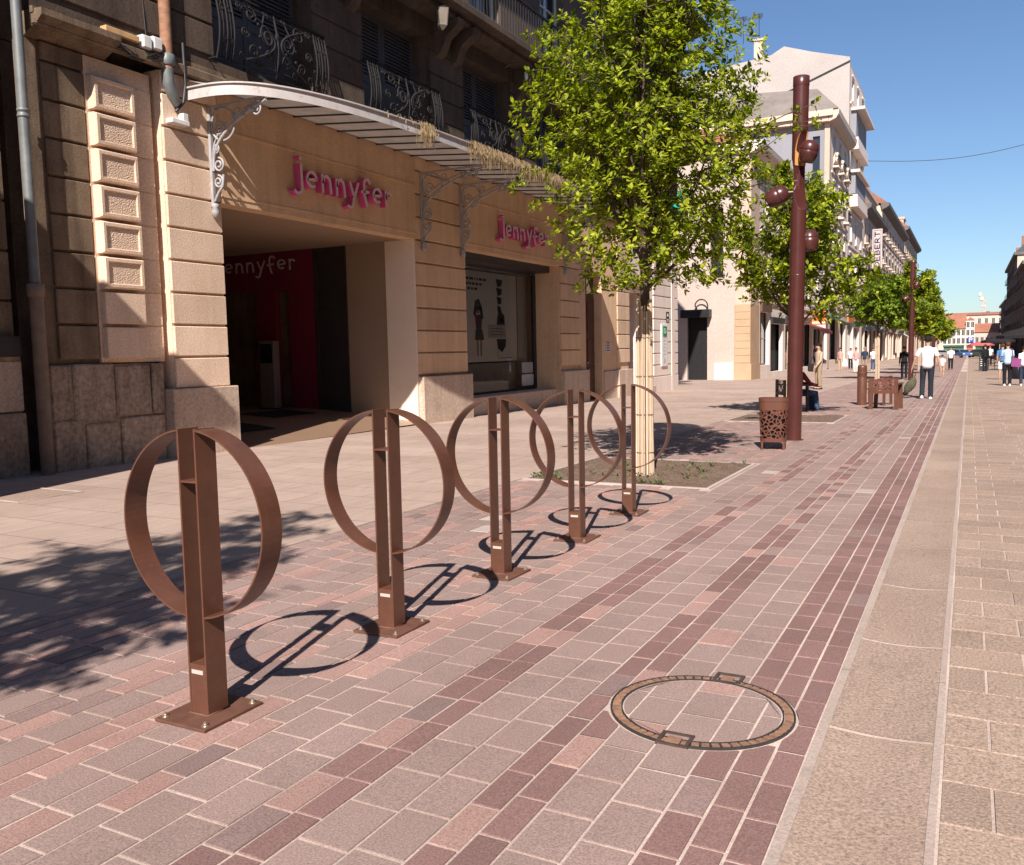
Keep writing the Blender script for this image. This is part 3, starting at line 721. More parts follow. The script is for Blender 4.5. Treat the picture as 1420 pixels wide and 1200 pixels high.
def shutters(root,F,r,depth,mat,slats=14,part=.5):
    """pair of closed louvred shutters inside the opening"""
    u0,u1,v0,v1=r
    for k in range(2):
        a=u0+(u1-u0)*k/2+.006; b=u0+(u1-u0)*(k+1)/2-.006; mb=MB()
        obox(mb,F,a,a+.09,v0,v1,-depth,-depth+.045); obox(mb,F,b-.09,b,v0,v1,-depth,-depth+.045)
        vm=v0+(v1-v0)*part
        for c,d in ((v0,v0+.12),(vm-.06,vm+.06),(v1-.1,v1)): obox(mb,F,a+.09,b-.09,c,d,-depth,-depth+.043)
        obox(mb,F,a+.09,b-.09,v0+.12,vm-.06,-depth,-depth+.02)
        zz=vm+.06
        st=(v1-.1-vm-.06)/slats
        for q in range(slats):
            obox(mb,F,a+.09,b-.09,zz+q*st,zz+q*st+st*.45,-depth+.005,-depth+.035)
        obox(mb,F,a+.09,b-.09,vm+.06,v1-.1,-depth-.05,-depth-.04,1)
        mb.build('shutter',[mat,M_BLACK],root)
def courses(mb,F,u0,u1,v0,v1,step,proud,gap=.036,ch=.010,z0=None,m=0):
    z=v0 if z0 is None else z0
    while z<v1-.06:
        a=max(z+gap/2,v0); b=min(z+step-gap/2,v1); obox(mb,F,u0,u1,a,b,0,proud,m,ch); z+=step
def spiral(c,r0,r1,a0,turns,U,V,n=18):
    c=Vector(c);U=Vector(U);V=Vector(V)
    return [c+(U*math.cos(a0+turns*2*PI*i/n)+V*math.sin(a0+turns*2*PI*i/n))*(r0+(r1-r0)*i/n) for i in range(n+1)]
def iron_guard(name,root,X,y0,y1,z0,z1,mat,belly=.12):
    """wrought iron window guard: bars, C-scrolls and a lyre in the middle, swelling outwards"""
    mb=MB(); H=z1-z0; W=y1-y0; U=(0,1,0);V=(0,0,1)
    def bx(z):  # belly profile
        t=(z-z0)/H; return X+belly*math.sin(PI*min(1,max(0,t)))**1.0*(1-.45*t)
    def B(path,r,n=5): mb.tube([(bx(p.z),p.y,p.z) for p in [Vector(q) for q in path]],r*1.55,n)
    for z,r in ((z0+.02,.014),(z0+.12,.011),(z1-.10,.011)): mb.tube([(bx(z),y0,z),(bx(z),y1,z)],r,5)
    mb.box(X-.02,X+.025,y0-.01,y1+.01,z1-.012,z1+.016)
    def vb(y,r=.011): B([(X,y,z0+H*k/8) for k in range(9)],r)
    for y in (y0,y0+.16,y0+.30,y1-.30,y1-.16,y1): vb(y)
    for y in (y0,y1): mb.tube([(X,y,z0+.02),(-10.41,y,z0+.02)],.012,5); mb.tube([(X,y,z1-.02),(-10.41,y,z1-.02)],.012,5)
    ym=(y0+y1)/2
    for s in (-1,1):
        # side S scrolls
        for yy in (y0+.08,y0+.23) if s<0 else (y1-.08,y1-.23):
            B(spiral((X,yy,z0+.28*H),.05,.02,-PI/2,1.1*s,U,V,12),.007); B(spiral((X,yy,z0+.72*H),.05,.02,PI/2,-1.1*s,U,V,12),.007)
            B([(X,yy-.05*s,z0+.28*H),(X,yy,z0+.5*H),(X,yy+.05*s,z0+.72*H)],.007)
        a=W/2-.34
        # big C scroll
        arc=[Vector((X,ym+s*(a*.98-a*.9*math.sin(PI*(.08+.84*k/16))*1.0),z0+.12+(.9-.12)*H*k/16)) for k in range(17)]
        B(arc,.013)
        B(spiral((X,ym+s*a*.60,z0+.80*H),.13*1.0,.03,PI/2 if s>0 else PI/2,s*1.5,U,V,26),.010)
        B(spiral((X,ym+s*a*.62,z0+.27*H),.11,.025,-PI/2,-s*1.5,U,V,26),.010)
        B(spiral((X,ym+s*a*.26,z0+.56*H),.17,.03,PI/2,-s*1.6,U,V,30),.011)
        B(spiral((X,ym+s*a*.22,z0+.30*H),.09,.02,-PI/2,s*1.4,U,V,22),.009)
        B([(X,ym+s*.02,z0+.1),(X,ym+s*a*.14,z0+.35*H),(X,ym+s*a*.40,z0+.62*H),(X,ym+s*a*.25,z0+.9*H)],.010)
        for q in (.35,.52,.70): mb.ell((bx(z0+q*H),ym+s*a*.45,z0+q*H),(.02,.03,.03),6,4)
    for yy in (y0+.08,y0+.23,y1-.08,y1-.23): vb(yy,.007)
    for s in (-1,1):
        a=W/2-.34
        for zz,rr_,q in ((.88,.07,.86),(.50,.09,.80),(.16,.06,.86),(.92,.06,.22),(.14,.07,.45)): B(spiral((X,ym+s*a*q,z0+zz*H),rr_,.015,0,1.6*s,U,V,20),.008)
    vb(ym,.012); mb.ell((bx(z0+.62*H),ym,z0+.62*H),(.025,.05,.075),8,5)
    return mb.build(name,mat,root)
# facade materials
M_ST=stone('warm_limestone',(.70,.50,.35),(.61,.43,.295),sc=.9,fine=38,stain=.35,grain=.35,bmp=.4,rnd=.14,streak=0.22)
M_STO=stone('ochre_limestone',(.70,.475,.30),(.61,.405,.25),sc=.7,fine=38,stain=.28,grain=.28,bmp=.35,rnd=.12,streak=0.16)
M_STL=stone('pale_limestone',(.82,.61,.455),(.72,.52,.375),sc=1.2,fine=45,stain=.22,grain=.35,bmp=.55,rnd=.12,streak=.12)
M_STD=stone('sooty_limestone',(.13,.092,.068),(.085,.062,.048),sc=1.1,fine=35,stain=.5,grain=.4,bmp=.4,rnd=.12,stainc=(.035,.028,.025),streak=0.4)
M_STB=stone('dirty_brown_limestone',(.25,.175,.115),(.15,.105,.072),sc=1.6,fine=40,stain=.45,grain=.4,bmp=.45,rnd=.14,stainc=(.09,.065,.045),streak=0.45)
M_PLI=stone('worn_plinth_stone',(.47,.355,.27),(.31,.23,.175),sc=2.2,fine=16,stain=.7,grain=.5,bmp=.8,rnd=.14,stainc=(.10,.075,.06),bd=.02,streak=0.4)
M_PED=stone('pedestal_marble',(.60,.46,.36),(.52,.385,.30),sc=1.4,fine=26,stain=.4,grain=.35,bmp=.2,stainc=(.30,.21,.155),streak=0.2)
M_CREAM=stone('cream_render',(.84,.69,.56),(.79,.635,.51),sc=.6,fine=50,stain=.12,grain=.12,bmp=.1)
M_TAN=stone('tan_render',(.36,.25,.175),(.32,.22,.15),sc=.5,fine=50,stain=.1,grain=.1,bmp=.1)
M_WHITE=stone('white_limewash_and_lit_front',(.80,.68,.60),(.74,.62,.545),sc=.8,fine=40,stain=.15,grain=.15,bmp=.25,rnd=.04,stainc=(.5,.4,.34),streak=0.15)
M_MAG=paint('magenta_panel',(.19,.014,.045),.5)
M_GREYP=paint('old_grey_paint',(.34,.325,.33),.55,var=.15,dirt=(.16,.12,.10),dirtamt=.5,sc=12)
M_FASC=paint('white_fascia',(.50,.45,.43),.55,var=.14,dirt=(.22,.16,.13),dirtamt=.7,sc=2.2)
M_IRON=paint('wrought_iron',(.026,.023,.023),.7,var=.2,spec=.15)
M_SHUT=paint('grey_shutter',(.075,.075,.082),.6,var=.12)
M_PIPE=paint('zinc_pipe',(.17,.18,.18),.5,metal=.2,var=.15,dirt=(.13,.10,.08),dirtamt=.4)
M_RPIPE=paint('rusty_pipe',(.30,.15,.085),.8,var=.3,sc=14,dirt=(.12,.06,.04),dirtamt=.6)
M_CPIPE=paint('cast_pipe',(.21,.145,.105),.75,var=.2,dirt=(.1,.07,.05),dirtamt=.5)
M_WOOD=paint('fresh_timber',(.55,.33,.15),.7,var=.2)
M_DOOR=paint('brown_oak_door',(.085,.033,.02),.45,var=.25,sc=4)
M_GLASS=glass('dark_glass')
M_TILE=stone('brown_floor_tile',(.30,.19,.125),(.26,.165,.11),sc=.6,fine=30,grain=.1,rough=.35,bmp=0,stain=.1)
M_MAT=paint('black_mat',(.012,.011,.012),.9)
M_WHITEP=paint('white_plastic',(.75,.72,.68),.4)
M_PVC=paint('grey_box',(.55,.54,.53),.45)
M_ROOFT=stone('red_roof_tiles',(.36,.155,.095),(.28,.115,.075),sc=.4,fine=6,grain=.4,stain=.3,bmp=.2)
def shopglass():
    m,nt,b=newmat('shop_glass'); fr=N(nt,'ShaderNodeFresnel'); fr.inputs[0].default_value=1.5
    gl=N(nt,'ShaderNodeBsdfGlossy'); gl.inputs['Roughness'].default_value=.03; tr=N(nt,'ShaderNodeBsdfTransparent'); tr.inputs[0].default_value=(.8,.83,.83,1)
    mx=N(nt,'ShaderNodeMixShader'); nt.links.new(fr.outputs[0],mx.inputs[0]); nt.links.new(tr.outputs[0],mx.inputs[1]); nt.links.new(gl.outputs[0],mx.inputs[2]); nt.links.new(mx.outputs[0],nt.nodes['Material Output'].inputs[0]); return m
M_SHOPG=shopglass()

# ------------------------------------------------------------------ corner stone building with the shop (nearest, left)
XF=-10.42
B1=thing('stone_building','old limestone corner building with the fashion shop on its ground floor, upper floors sooty','building',(XF,20,0))
F=fx(XF); S=.477; Z0=.94
# rusticated piers
def pier(y0,y1,z1,ped,mat=M_ST,proud=.0,pedtop=.93):
    mb=MB(); Fb=fx(XF-.05); obox(mb,Fb,y0,y1,-.3,z1,-.3,0)
    courses(mb,Fb,y0-.0,y1+.0,Z0,z1,S,.05+proud); p=mb.build('pier',mat,B1)
    if ped:
        mb=MB(); a,b=ped; obox(mb,F,a,b,-.4,pedtop,-.28,.09,0,.012); mb.build('pedestal',M_PED,p)
    return p
pier(9.25,10.3,5.55,(9.09,10.39),M_STL,0,.95)
pier(15.76,17.79,5.55,(15.76,17.86),M_STO,0,.90)
pier(23.16,24.55,5.55,(23.16,25.03),M_STO,0,.80)
pier(27.75,28.88,5.55,(27.62,28.95),M_ST,0,.72)
# left margin: dirty pilaster, bossed blocks, plain strip, worn plinth
mb=MB(); Fp=fx(-10.60); obox(mb,Fp,7.28,8.09,1.30,5.45,-.2,0); courses(mb,Fp,7.48,8.08,1.40,5.45,S,.05); mb.build('pilaster',M_STB,B1)
mb=MB(); Fb=fx(-10.56); obox(mb,Fb,8.095,9.16,1.36,5.45,-.2,0)
for k in range(8):
    z=1.40+k*S
    obox(mb,Fb,8.82,9.16,z+.012,z+S-.012,0,.012,0,.004)
mb.build('margin_strip',M_STL,B1)
for k in range(8):
    z=1.40+k*S; mb=MB(); a,b=8.13,8.79; c,d=z+.016,z+S-.030; x0=-10.56
    if k>=2:
        # raised moulded frame round a stippled field
        o=.14; w=.055
        P=lambda dx,u,v:(x0+dx,u,v)
        def ring(d0,i0,d1,i1):
            q0=[(a+i0,c+i0),(b-i0,c+i0),(b-i0,d-i0),(a+i0,d-i0)]; q1=[(a+i1,c+i1),(b-i1,c+i1),(b-i1,d-i1),(a+i1,d-i1)]
            for i in range(4):
                j=(i+1)%4; mb.face([P(d0,*q0[i]),P(d0,*q0[j]),P(d1,*q1[j]),P(d1,*q1[i])])
        ring(0,0,.10,.0); ring(.10,0,o,.022); ring(o,.022,o,.062); ring(o,.062,o-.025,.072)
        n=30; rr=[]
        for i in range(n+1):
            rr.append([P(o-.025+.006*noise.noise(Vector((j*.9,i*.9,k*7.0))),a+.072+(b-a-.144)*j/n,c+.072+(d-c-.144)*i/n) for j in range(n+1)])
        mb.grid(rr,0,False)
    else: obox(mb,fx(x0),a,b,c,d,0,.115,0,.012)
    mb.build('bossed_block',M_STL,B1)
mb=MB(); Fq=fx(-10.56)
rq=random.Random(4)
for (a,b,c,d) in ((7.28,7.75,-.3,.62),(7.76,8.3,-.3,.55),(8.31,9.08,-.3,.60),(7.28,7.6,.63,1.35),(7.61,8.25,.56,1.36),(8.26,8.85,.61,1.33),(8.86,9.08,.61,1.35)):
    obox(mb,Fq,a+.006,b-.006,c,d-.012,-.2,.05+rq.uniform(0,.035),0,.02)
obox(mb,Fq,7.28,9.08,-.3,1.34,-.25,.02); mb.build('plinth',M_PLI,B1)
# entablature over the two shop bays
for a,b in ((10.302,15.758),(17.792,23.158)):
    mb=MB(); obox(mb,F,a,b,3.803,4.895,-.32,0); obox(mb,F,a,b,4.895,4.93,-.3,.022); obox(mb,F,a,b,4.93,5.55,-.3,.004); obox(mb,F,a,b,3.90,3.94,-.1,.012)
    mb.build('shop_lintel',M_STO,B1)
# bay 1: deep open entrance
mb=MB()
mb.box(-11.2,-10.74,15.70,15.757,-.2,3.84); mb.build('entrance_jamb',M_CREAM,B1)
mb=MB(); mb.box(-10.738,-10.46,15.70,15.757,-.2,3.838); mb.build('entrance_jamb',M_CREAM,B1)
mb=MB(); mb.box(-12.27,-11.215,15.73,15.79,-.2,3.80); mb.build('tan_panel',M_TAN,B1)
mb=MB(); mb.box(-13.12,-12.28,15.72,15.80,-.2,3.80); mb.box(-12.34,-12.27,15.70,15.8,-.2,3.8); mb.box(-13.16,-13.10,15.68,15.8,-.2,3.8); mb.build('side_door',M_DARKIRON,B1)
mb=MB(); wall(mb,**fy(15.70),u0=-19,u1=-13.16,v0=-.1,v1=3.80,holes=[(-17.0,-14.95,.1,2.95),(-14.35,-13.95,.2,2.9)],depth=.5); mb.build('magenta_front',M_MAG,B1)
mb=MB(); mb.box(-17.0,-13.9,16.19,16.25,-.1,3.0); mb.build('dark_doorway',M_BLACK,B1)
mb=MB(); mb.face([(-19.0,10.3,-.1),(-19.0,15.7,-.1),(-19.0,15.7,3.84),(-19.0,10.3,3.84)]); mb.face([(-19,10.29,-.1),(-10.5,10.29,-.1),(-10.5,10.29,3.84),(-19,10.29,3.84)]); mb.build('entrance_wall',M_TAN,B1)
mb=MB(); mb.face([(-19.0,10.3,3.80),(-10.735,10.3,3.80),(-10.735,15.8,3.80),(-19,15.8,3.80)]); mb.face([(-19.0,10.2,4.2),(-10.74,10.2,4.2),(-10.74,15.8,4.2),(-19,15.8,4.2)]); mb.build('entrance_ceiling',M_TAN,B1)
mb=MB(); rr=[]
for x,z in ((-10.34,g(13)+.012),(-12.0,.10),(-13.5,.2),(-19.0,.2)): rr.append([(x,10.3,z),(x,15.79,z)])
mb.grid(rr,0,False); mb.build('entrance_floor',M_TILE,B1)
# bay 2: display window
mb=MB(); mb.box(-11.55,-10.46,23.10,23.157,-.2,3.84); mb.build('window_jamb',M_STO,B1)
mb=MB(); mb.box(-11.62,-10.55,17.80,23.10,-.25,.30,0,.01); mb.build('window_sill',M_PED,B1)
mb=MB(); mb.box(-11.30,-11.22,17.8,23.095,.302,.36); mb.box(-11.30,-11.22,17.8,23.095,3.56,3.62); mb.box(-11.31,-11.2,23.0,23.097,.36,3.56); mb.box(-11.30,-11.22,17.8,17.88,.36,3.56); mb.box(-11.62,-10.75,17.8,23.095,3.622,3.837)
w=mb.build('shop_window',M_DARKIRON,B1)
mb=MB(); mb.face([(-11.26,17.88,.36),(-11.26,23.0,.36),(-11.26,23.0,3.56),(-11.26,17.88,3.56)]); mb.build('pane',M_SHOPG,w)
mb=MB(); mb.box(-13.6,-13.5,17.0,25.0,.25,3.62); mb.box(-13.5,-11.32,23.16,23.2,.25,3.62); mb.box(-13.5,-11.32,17.0,23.2,.27,.30); mb.box(-13.5,-11.32,17.0,23.2,3.56,3.6); mb.build('display_back',paint('display_grey',(.62,.57,.53),.7),B1)
mb=MB(); mb.box(-11.62,-11.50,17.9,22.3,.31,1.10); mb.build('display_plinth',paint('display_plinth_grey',(.30,.26,.23),.7),B1)
mb=MB(); mb.box(-11.62,-11.50,22.5,23.09,.31,3.55); mb.build('display_panel',paint('display_panel_grey',(.50,.47,.44),.7),B1)
# door and the wall beyond
mb=MB(); mb.box(-10.80,-10.72,25.06,26.38,-.2,3.05)
for z0,z1 in ((.05,.85),(1.0,1.75),(1.9,2.9)):
    for y0,y1 in ((25.16,25.66),(25.78,26.28)): mb.box(-10.72,-10.695,y0,y1,z0,z1,0,.01)
d=mb.build('door',M_DOOR,B1)
mb=MB(); mb.lathe([(0,0),(.03,.005),(.035,.03),(.02,.05),(0,.055)],(-10.70,25.72,1.0),10,0,True,(1,0,0)); mb.build('handle',M_BOLT,d)
mb=MB(); mb.box(-10.80,-10.74,25.06,26.38,3.055,3.75); mb.box(-10.74,-10.72,25.16,26.28,3.15,3.65,1); mb.build('transom',[M_DOOR,M_GLASS],d)
mb=MB(); wall(mb,**fx(-10.46),u0=24.55,u1=27.75,v0=-.3,v1=5.55,holes=[(25.05,26.39,-.3,3.76)],depth=.35); mb.build('door_wall',M_STO,B1)
mb=MB(); mb.box(-10.46,-10.40,26.5,27.61,-.3,.70,0,.01); mb.build('pedestal',M_PED,B1)
# painted end bay: recessed shopfront and white pier
mb=MB(); mb.box(-11.6,-11.5,28.88,31.0,-.2,3.45); w=mb.build('shopfront_glass',M_GLASS,B1)
mb=MB(); mb.box(-11.5,-10.55,28.885,30.995,3.45,3.62); mb.box(-11.6,-10.44,28.885,30.995,3.625,5.55); mb.build('shopfront_board',M_WHITE,B1)
mb=MB(); mb.box(-11.6,-10.445,31.0,34.5,-.3,5.55)
Fw=fx(-10.445)
courses(mb,Fw,31.45,33.6,.35,5.5,.43,.04,.05); courses(mb,Fw,34.05,34.5,.35,5.5,.43,.04,.05); obox(mb,Fw,33.62,34.03,-.3,5.5,0,.06,0,.01); obox(mb,Fw,31.02,34.52,-.3,.34,0,.05,0,.01)
mb.build('white_pier',M_WHITE,B1)
mb=MB(); mb.box(-11.6,-10.3,30.2,31.4,-.3,.04,0,.01); mb.build('doorstep',M_PED,B1)
# upper floors
WC=[11.45,15.25,19.02,22.80,26.6,30.4]
h1=[(c-1.17,c+1.17,5.95,8.15) for c in WC]; h2=[(c-.75,c+.75,9.4,12.2) for c in WC]
mb=MB(); wall(mb,**fx(XF+.0),u0=7.28,u1=34.5,v0=5.55,v1=8.60,holes=h1,depth=.55)
ed=[7.28]+sum([[c-1.17,c+1.17] for c in WC],[])+[34.5]
for a,b in zip(ed[::2],ed[1::2]): courses(mb,F,a+.005,b-.005,5.98,8.2,S,.03)
mb.build('first_floor_wall',M_STD,B1)
mb=MB(); wall(mb,**fx(XF),u0=7.28,u1=34.5,v0=8.60,v1=13.0,holes=h2,depth=.35); obox(mb,F,34.45,34.5,5.55,13,-6,-.001); mb.build('second_floor_wall',stone('grey_brown_limestone',(.17,.125,.10),(.12,.09,.07),sc=.8,stain=.4,fine=30),B1)
mb=MB(); obox(mb,F,7.28,34.55,5.552,5.70,.001,.10,0,.02); obox(mb,F,7.28,34.55,5.70,5.78,.001,.06); mb.build('string_course',M_STB,B1)
for i,r in enumerate(h1):
    shutters(B1,F,r,.42,M_SHUT,16,.42)
    if i<4: iron_guard('window_guard',B1,-10.24,r[0]-.10,r[1]+.10,5.93,6.98,M_IRON)
for r in h2: window(B1,F,r,.25,M_WHITEP,M_GLASS,None,1,3)
mb=MB(); obox(mb,F,9.2,34.4,8.62,8.82,.001,.78,0,.03); obox(mb,F,9.2,34.4,8.50,8.62,.001,.55,0,.02)
for c in WC:
    for q in (-1.55,1.55):
        y=c+q; mb.prism([(XF,y-.13,7.75),(XF+.16,y-.13,7.85),(XF+.30,y-.13,8.15),(XF+.60,y-.13,8.35),(XF+.64,y-.13,8.495),(XF,y-.13,8.495)],(0,.26,0))
o=mb.build('balcony',M_STD,B1)
mb=MB()
for k in range(int((34.2-9.4)/.14)): mb.box(XF+.70,XF+.718,9.4+k*.14,9.418+k*.14,8.82,9.72)
mb.box(XF+.69,XF+.73,9.3,34.3,9.72,9.76); mb.build('balcony_railing',M_IRON,o)
mb=MB(); prc=[(0,12.9),(.25,13.0),(.30,13.2),(.75,13.3),(1.1,13.42),(1.22,13.55),(1.24,13.68),(0,13.7)]
mb.prism([(XF+a,7.28,b) for a,b in prc],(0,27.3,0)); mb.build('cornice',M_STD,B1)
mb=MB(); mb.prism([(XF+.9,7.28,13.70),(XF-1.6,7.28,16.6),(XF-9,7.28,16.8),(XF-9,7.28,13.70)],(0,27.2,0)); mb.build('roof',stone('slate_roof',(.12,.12,.13),(.09,.09,.10),sc=2),B1)
# body of the house behind the facade, dark inside
mb=MB(); mb.box(-22,-19.1,7.28,34.5,-.3,13.69); mb.box(-19.1,XF-.8,23.25,34.45,-.3,5.5); mb.box(-19.1,-13.7,15.85,23.25,-.3,5.5); mb.box(-19.1,XF-.65,7.28,10.2,-.3,5.5); mb.box(-19.1,XF-.66,7.3,34.45,5.52,13.6); mb.build('house_body',M_STB,B1)
# ledge and services at the left edge
mb=MB(); mb.prism([(-10.62,7.30,5.46),(-10.30,7.30,5.60),(-10.22,7.30,5.66),(-10.22,7.30,5.74),(-10.62,7.30,5.76)],(0,1.15,0)); mb.build('stone_ledge',M_STB,B1)
mb=MB(); mb.tube([(-10.36,9.33,8.5),(-10.36,9.33,5.55)],.085,14); mb.build('rusty_downpipe',M_RPIPE,B1)
mb=MB(); mb.lathe([(.10,5.60),(.112,5.62),(.112,5.75),(.10,5.76)],(-10.36,9.33,0),16); mb.tube([(-10.36,9.33,5.58),(-10.36,9.33,5.36),(-10.37,9.40,5.22),(-10.40,9.50,5.12)],[.085,.085,.08,.075],12); mb.build('pipe_elbow',M_PIPE,B1)
mb=MB(); mb.tube([(-10.34,9.62,6.0),(-10.33,9.62,5.4),(-10.34,9.58,5.15),(-10.40,9.48,5.0)],.025,6); mb.build('black_pipe',M_DARKIRON,B1)
mb=MB(); mb.box(-10.42,-10.28,9.3,9.62,4.80,4.87,0,.008); mb.box(-10.41,-10.30,9.52,9.62,4.875,4.98,0,.008); mb.build('broken_gutter_piece',M_WHITEP,B1)
mb=MB(); mb.tube([(-10.44,7.12,9.0),(-10.44,7.12,2.36)],.062,14); mb.lathe([(.066,4.40),(.076,4.41),(.076,4.43),(.068,4.435),(.068,4.47),(.076,4.475),(.076,4.50),(.066,4.51)],(-10.44,7.12,0),16); mb.build('zinc_downpipe',M_PIPE,B1)
mb=MB(); mb.tube([(-10.44,7.12,2.36),(-10.44,7.12,-.2)],.085,14); mb.lathe([(.09,2.2),(.105,2.21),(.105,2.36),(.09,2.37)],(-10.44,7.12,0),16); mb.build('cast_iron_pipe',M_CPIPE,B1)

# ------------------------------------------------------------------ loose things on the ledge
t=thing('timber_plank','short fresh timber plank lying on the stone ledge beside the cables','plank',(-10.35,8.5,5.78)); mb=MB(); mb.box(-10.42,-10.30,8.28,8.82,5.765,5.845,0,.006); mb.build('plank',M_WOOD,t)
for i,(y0,y1,l) in enumerate(((8.86,9.02,'dented pale grey junction box, left of the two on the wall by the rusty pipe'),(9.04,9.20,'clean pale grey junction box right beside the rusty downpipe'))):
    t=thing('junction_box',l,'junction box',(-10.36,(y0+y1)/2,5.8),'junction boxes'); mb=MB(); mb.box(-10.42,-10.29,y0,y1,5.72+.03*i,5.90+.03*i,0,.012); mb.build('case',M_PVC,t)
    mb=MB(); mb.box(-10.289,-10.278,y0+.015,y1-.015,5.735+.03*i,5.885+.03*i,0,.004); mb.build('lid',M_WHITEP,t)
mb=MB(); rc=random.Random(8)
for k in range(9):
    y=8.35; p=[]
    for i in range(9): p.append((-10.36+rc.uniform(-.02,.07),y+i*.105,5.68-.10*math.sin(PI*i/8)+rc.uniform(-.06,.06)))
    mb.tube(p,.009,5)
mb.tube([(-10.38,9.0,5.9),(-10.40,8.98,6.6),(-10.41,8.95,7.6),(-10.41,8.96,8.5)],.009,5)
tag(mb.build('cable_tangle',M_DARKIRON),'tangle of dark cables sagging under the timber plank','cables')
# ------------------------------------------------------------------ lettering drawn as strokes
def arcp(cx,cy,rx,ry,a0,a1,n=10): return [(cx+rx*math.cos(math.radians(a0+(a1-a0)*i/n)),cy+ry*math.sin(math.radians(a0+(a1-a0)*i/n))) for i in range(n+1)]
GL={ # handwritten lower case, x-height 1, (width, strokes)
 'j':(.75,[[(.52,1.72),(.56,1.66)],[(.58,1.30),(.60,.2)]+arcp(.30,-.05,.30,.38,0,-140,8)]),
 'e':(.95,[[(.12,.50),(.80,.62)]+arcp(.45,.58,.36,.44,5,300,14)]),
 'n':(.95,[[(.12,1.0),(.14,.0)],[(.14,.55)]+arcp(.45,.55,.29,.45,150,20,8)+[(.78,.0)]]),
 'y':(.95,[[(.12,1.0),(.40,.25)],[(.82,1.05),(.42,.05),(.28,-.45)]+arcp(.08,-.42,.2,.18,-10,-150,5)]),
 'f':(.80,[arcp(.48,1.15,.26,.32,20,180,8)+[(.22,.4),(.42,-.28)],[(.0,.58),(.62,.66)]]),
 'r':(.70,[[(.14,1.0),(.16,.0)],[(.16,.5)]+arcp(.42,.6,.26,.36,160,40,6)])}
def ribbon(mb,pts,w,P,d0,d1,m=0,mf=None):
    """stroke of width w swept along pts (2d), extruded between depths d0..d1; P maps (u,v,d) to space"""
    n=len(pts); L=[];R=[]
    for i in range(n):
        a=Vector(pts[max(i-1,0)]);b=Vector(pts[min(i+1,n-1)]); t=(b-a); t=t.normalized() if t.length>1e-6 else Vector((0,1))
        q=Vector((-t.y,t.x))*w*.5; p=Vector(pts[i])
        if i==0: p=p-t*w*.3
        if i==n-1: p=p+t*w*.3
        L.append(p+q);R.append(p-q)
    mf=m if mf is None else mf
    for i in range(n-1):
        mb.face([P(*L[i],d1),P(*R[i],d1),P(*R[i+1],d1),P(*L[i+1],d1)],mf)
        mb.face([P(*L[i],d0),P(*L[i],d1),P(*L[i+1],d1),P(*L[i+1],d0)],m); mb.face([P(*R[i],d1),P(*R[i],d0),P(*R[i+1],d0),P(*R[i+1],d1)],m)
    mb.face([P(*L[0],d0),P(*R[0],d0),P(*R[0],d1),P(*L[0],d1)],m); mb.face([P(*L[-1],d0),P(*R[-1],d0),P(*R[-1],d1),P(*L[-1],d1)],m)
M_SIGNP=paint('magenta_letter_side',(.60,.07,.26),.45,var=.12)
M_SIGNF=paint('pale_letter_face',(.60,.50,.54),.4,var=.05)
M_SIGND=paint('dim_letter',(.62,.50,.52),.5)
def script_sign(word,root,P,width,xh,sw,depth,mats,name='letter'):
    tot=sum(GL[c][0] for c in word); sx=width/tot; u=0
    for c in word:
        w,st=GL[c]; mb=MB()
        for s in st:
            pts=[(u+(.06*w+p[0]*.84)*sx,p[1]*xh) for p in s]
            if mats[0] is not None: ribbon(mb,pts,sw*1.3,P,0,depth,0)
            ribbon(mb,pts,sw,P,depth-.001,depth+.014,1)
        mb.build(name,[mats[0] or mats[1],mats[1]],root); u+=w*sx
for y0,wd,z,xh,l in ((11.80,2.92,4.30,.27,'pink and white script shop sign over the wide entrance, larger in the picture'),(19.22,2.85,4.25,.26,'second pink and white script shop sign over the display window, next to the tree')):
    t=thing('shop_sign',l,'shop sign',(XF,y0+wd/2,z),'shop name signs')
    script_sign('jennyfer',t,(lambda u,v,d,y0=y0,z=z:(XF+.03+d,y0+u,z+v)),wd,xh*1.06,.048,.12,(M_SIGNP,M_SIGNF))
    mb=MB()
    for k in range(5): mb.tube([(XF,y0+.3+k*wd/5,z+.12),(XF+.05,y0+.3+k*wd/5,z+.12)],.012,6)
    mb.build('fixing',M_BOLT,t)
t=thing('shop_sign','dim grey script sign on the magenta wall inside the entrance','shop sign',(-15,15.7,3.4),'shop name signs')
script_sign('jennyfer',t,lambda u,v,d:(-16.15+u,15.70-d,3.38+v),2.5,.22,.04,.02,(None,M_SIGND))
# things in the entrance
t=thing('display_totem','slim grey display totem standing in the dark shop entrance','display stand',(-14.15,15.2,.2)); mb=MB(); mb.box(-14.35,-13.92,15.1,15.3,.23,1.75,0,.01); mb.build('body',paint('totem_grey',(.20,.16,.15),.5),t)
mb=MB(); mb.box(-14.37,-13.90,15.08,15.32,.2,.235); mb.build('foot',M_DARKIRON,t); mb=MB(); mb.box(-14.31,-13.96,15.09,15.099,1.25,1.68); mb.build('screen',M_BLACK,t)
for (x0,x1,y0,y1,l) in ((-12.5,-11.5,11.2,12.5,'black doormat in the entrance, nearer the corner pier'),(-13.6,-12.6,13.6,15.0,'black doormat further inside the shop entrance')):
    t=thing('doormat',l,'doormat',((x0+x1)/2,(y0+y1)/2,.15),'doormats'); mb=MB()
    zf=lambda x:(g(13)+.012+(-10.34-x)/(1.66)*(.10-g(13)-.012)) if x>-12 else .10+(-12-x)/1.5*.1
    mb.grid([[(x,y,min(zf(x),.2)+.012) for y in (y0,y1)] for x in (x1,max(x0,min(x1,-12.0)),x0)],0,False); mb.build('mat',M_MAT,t)
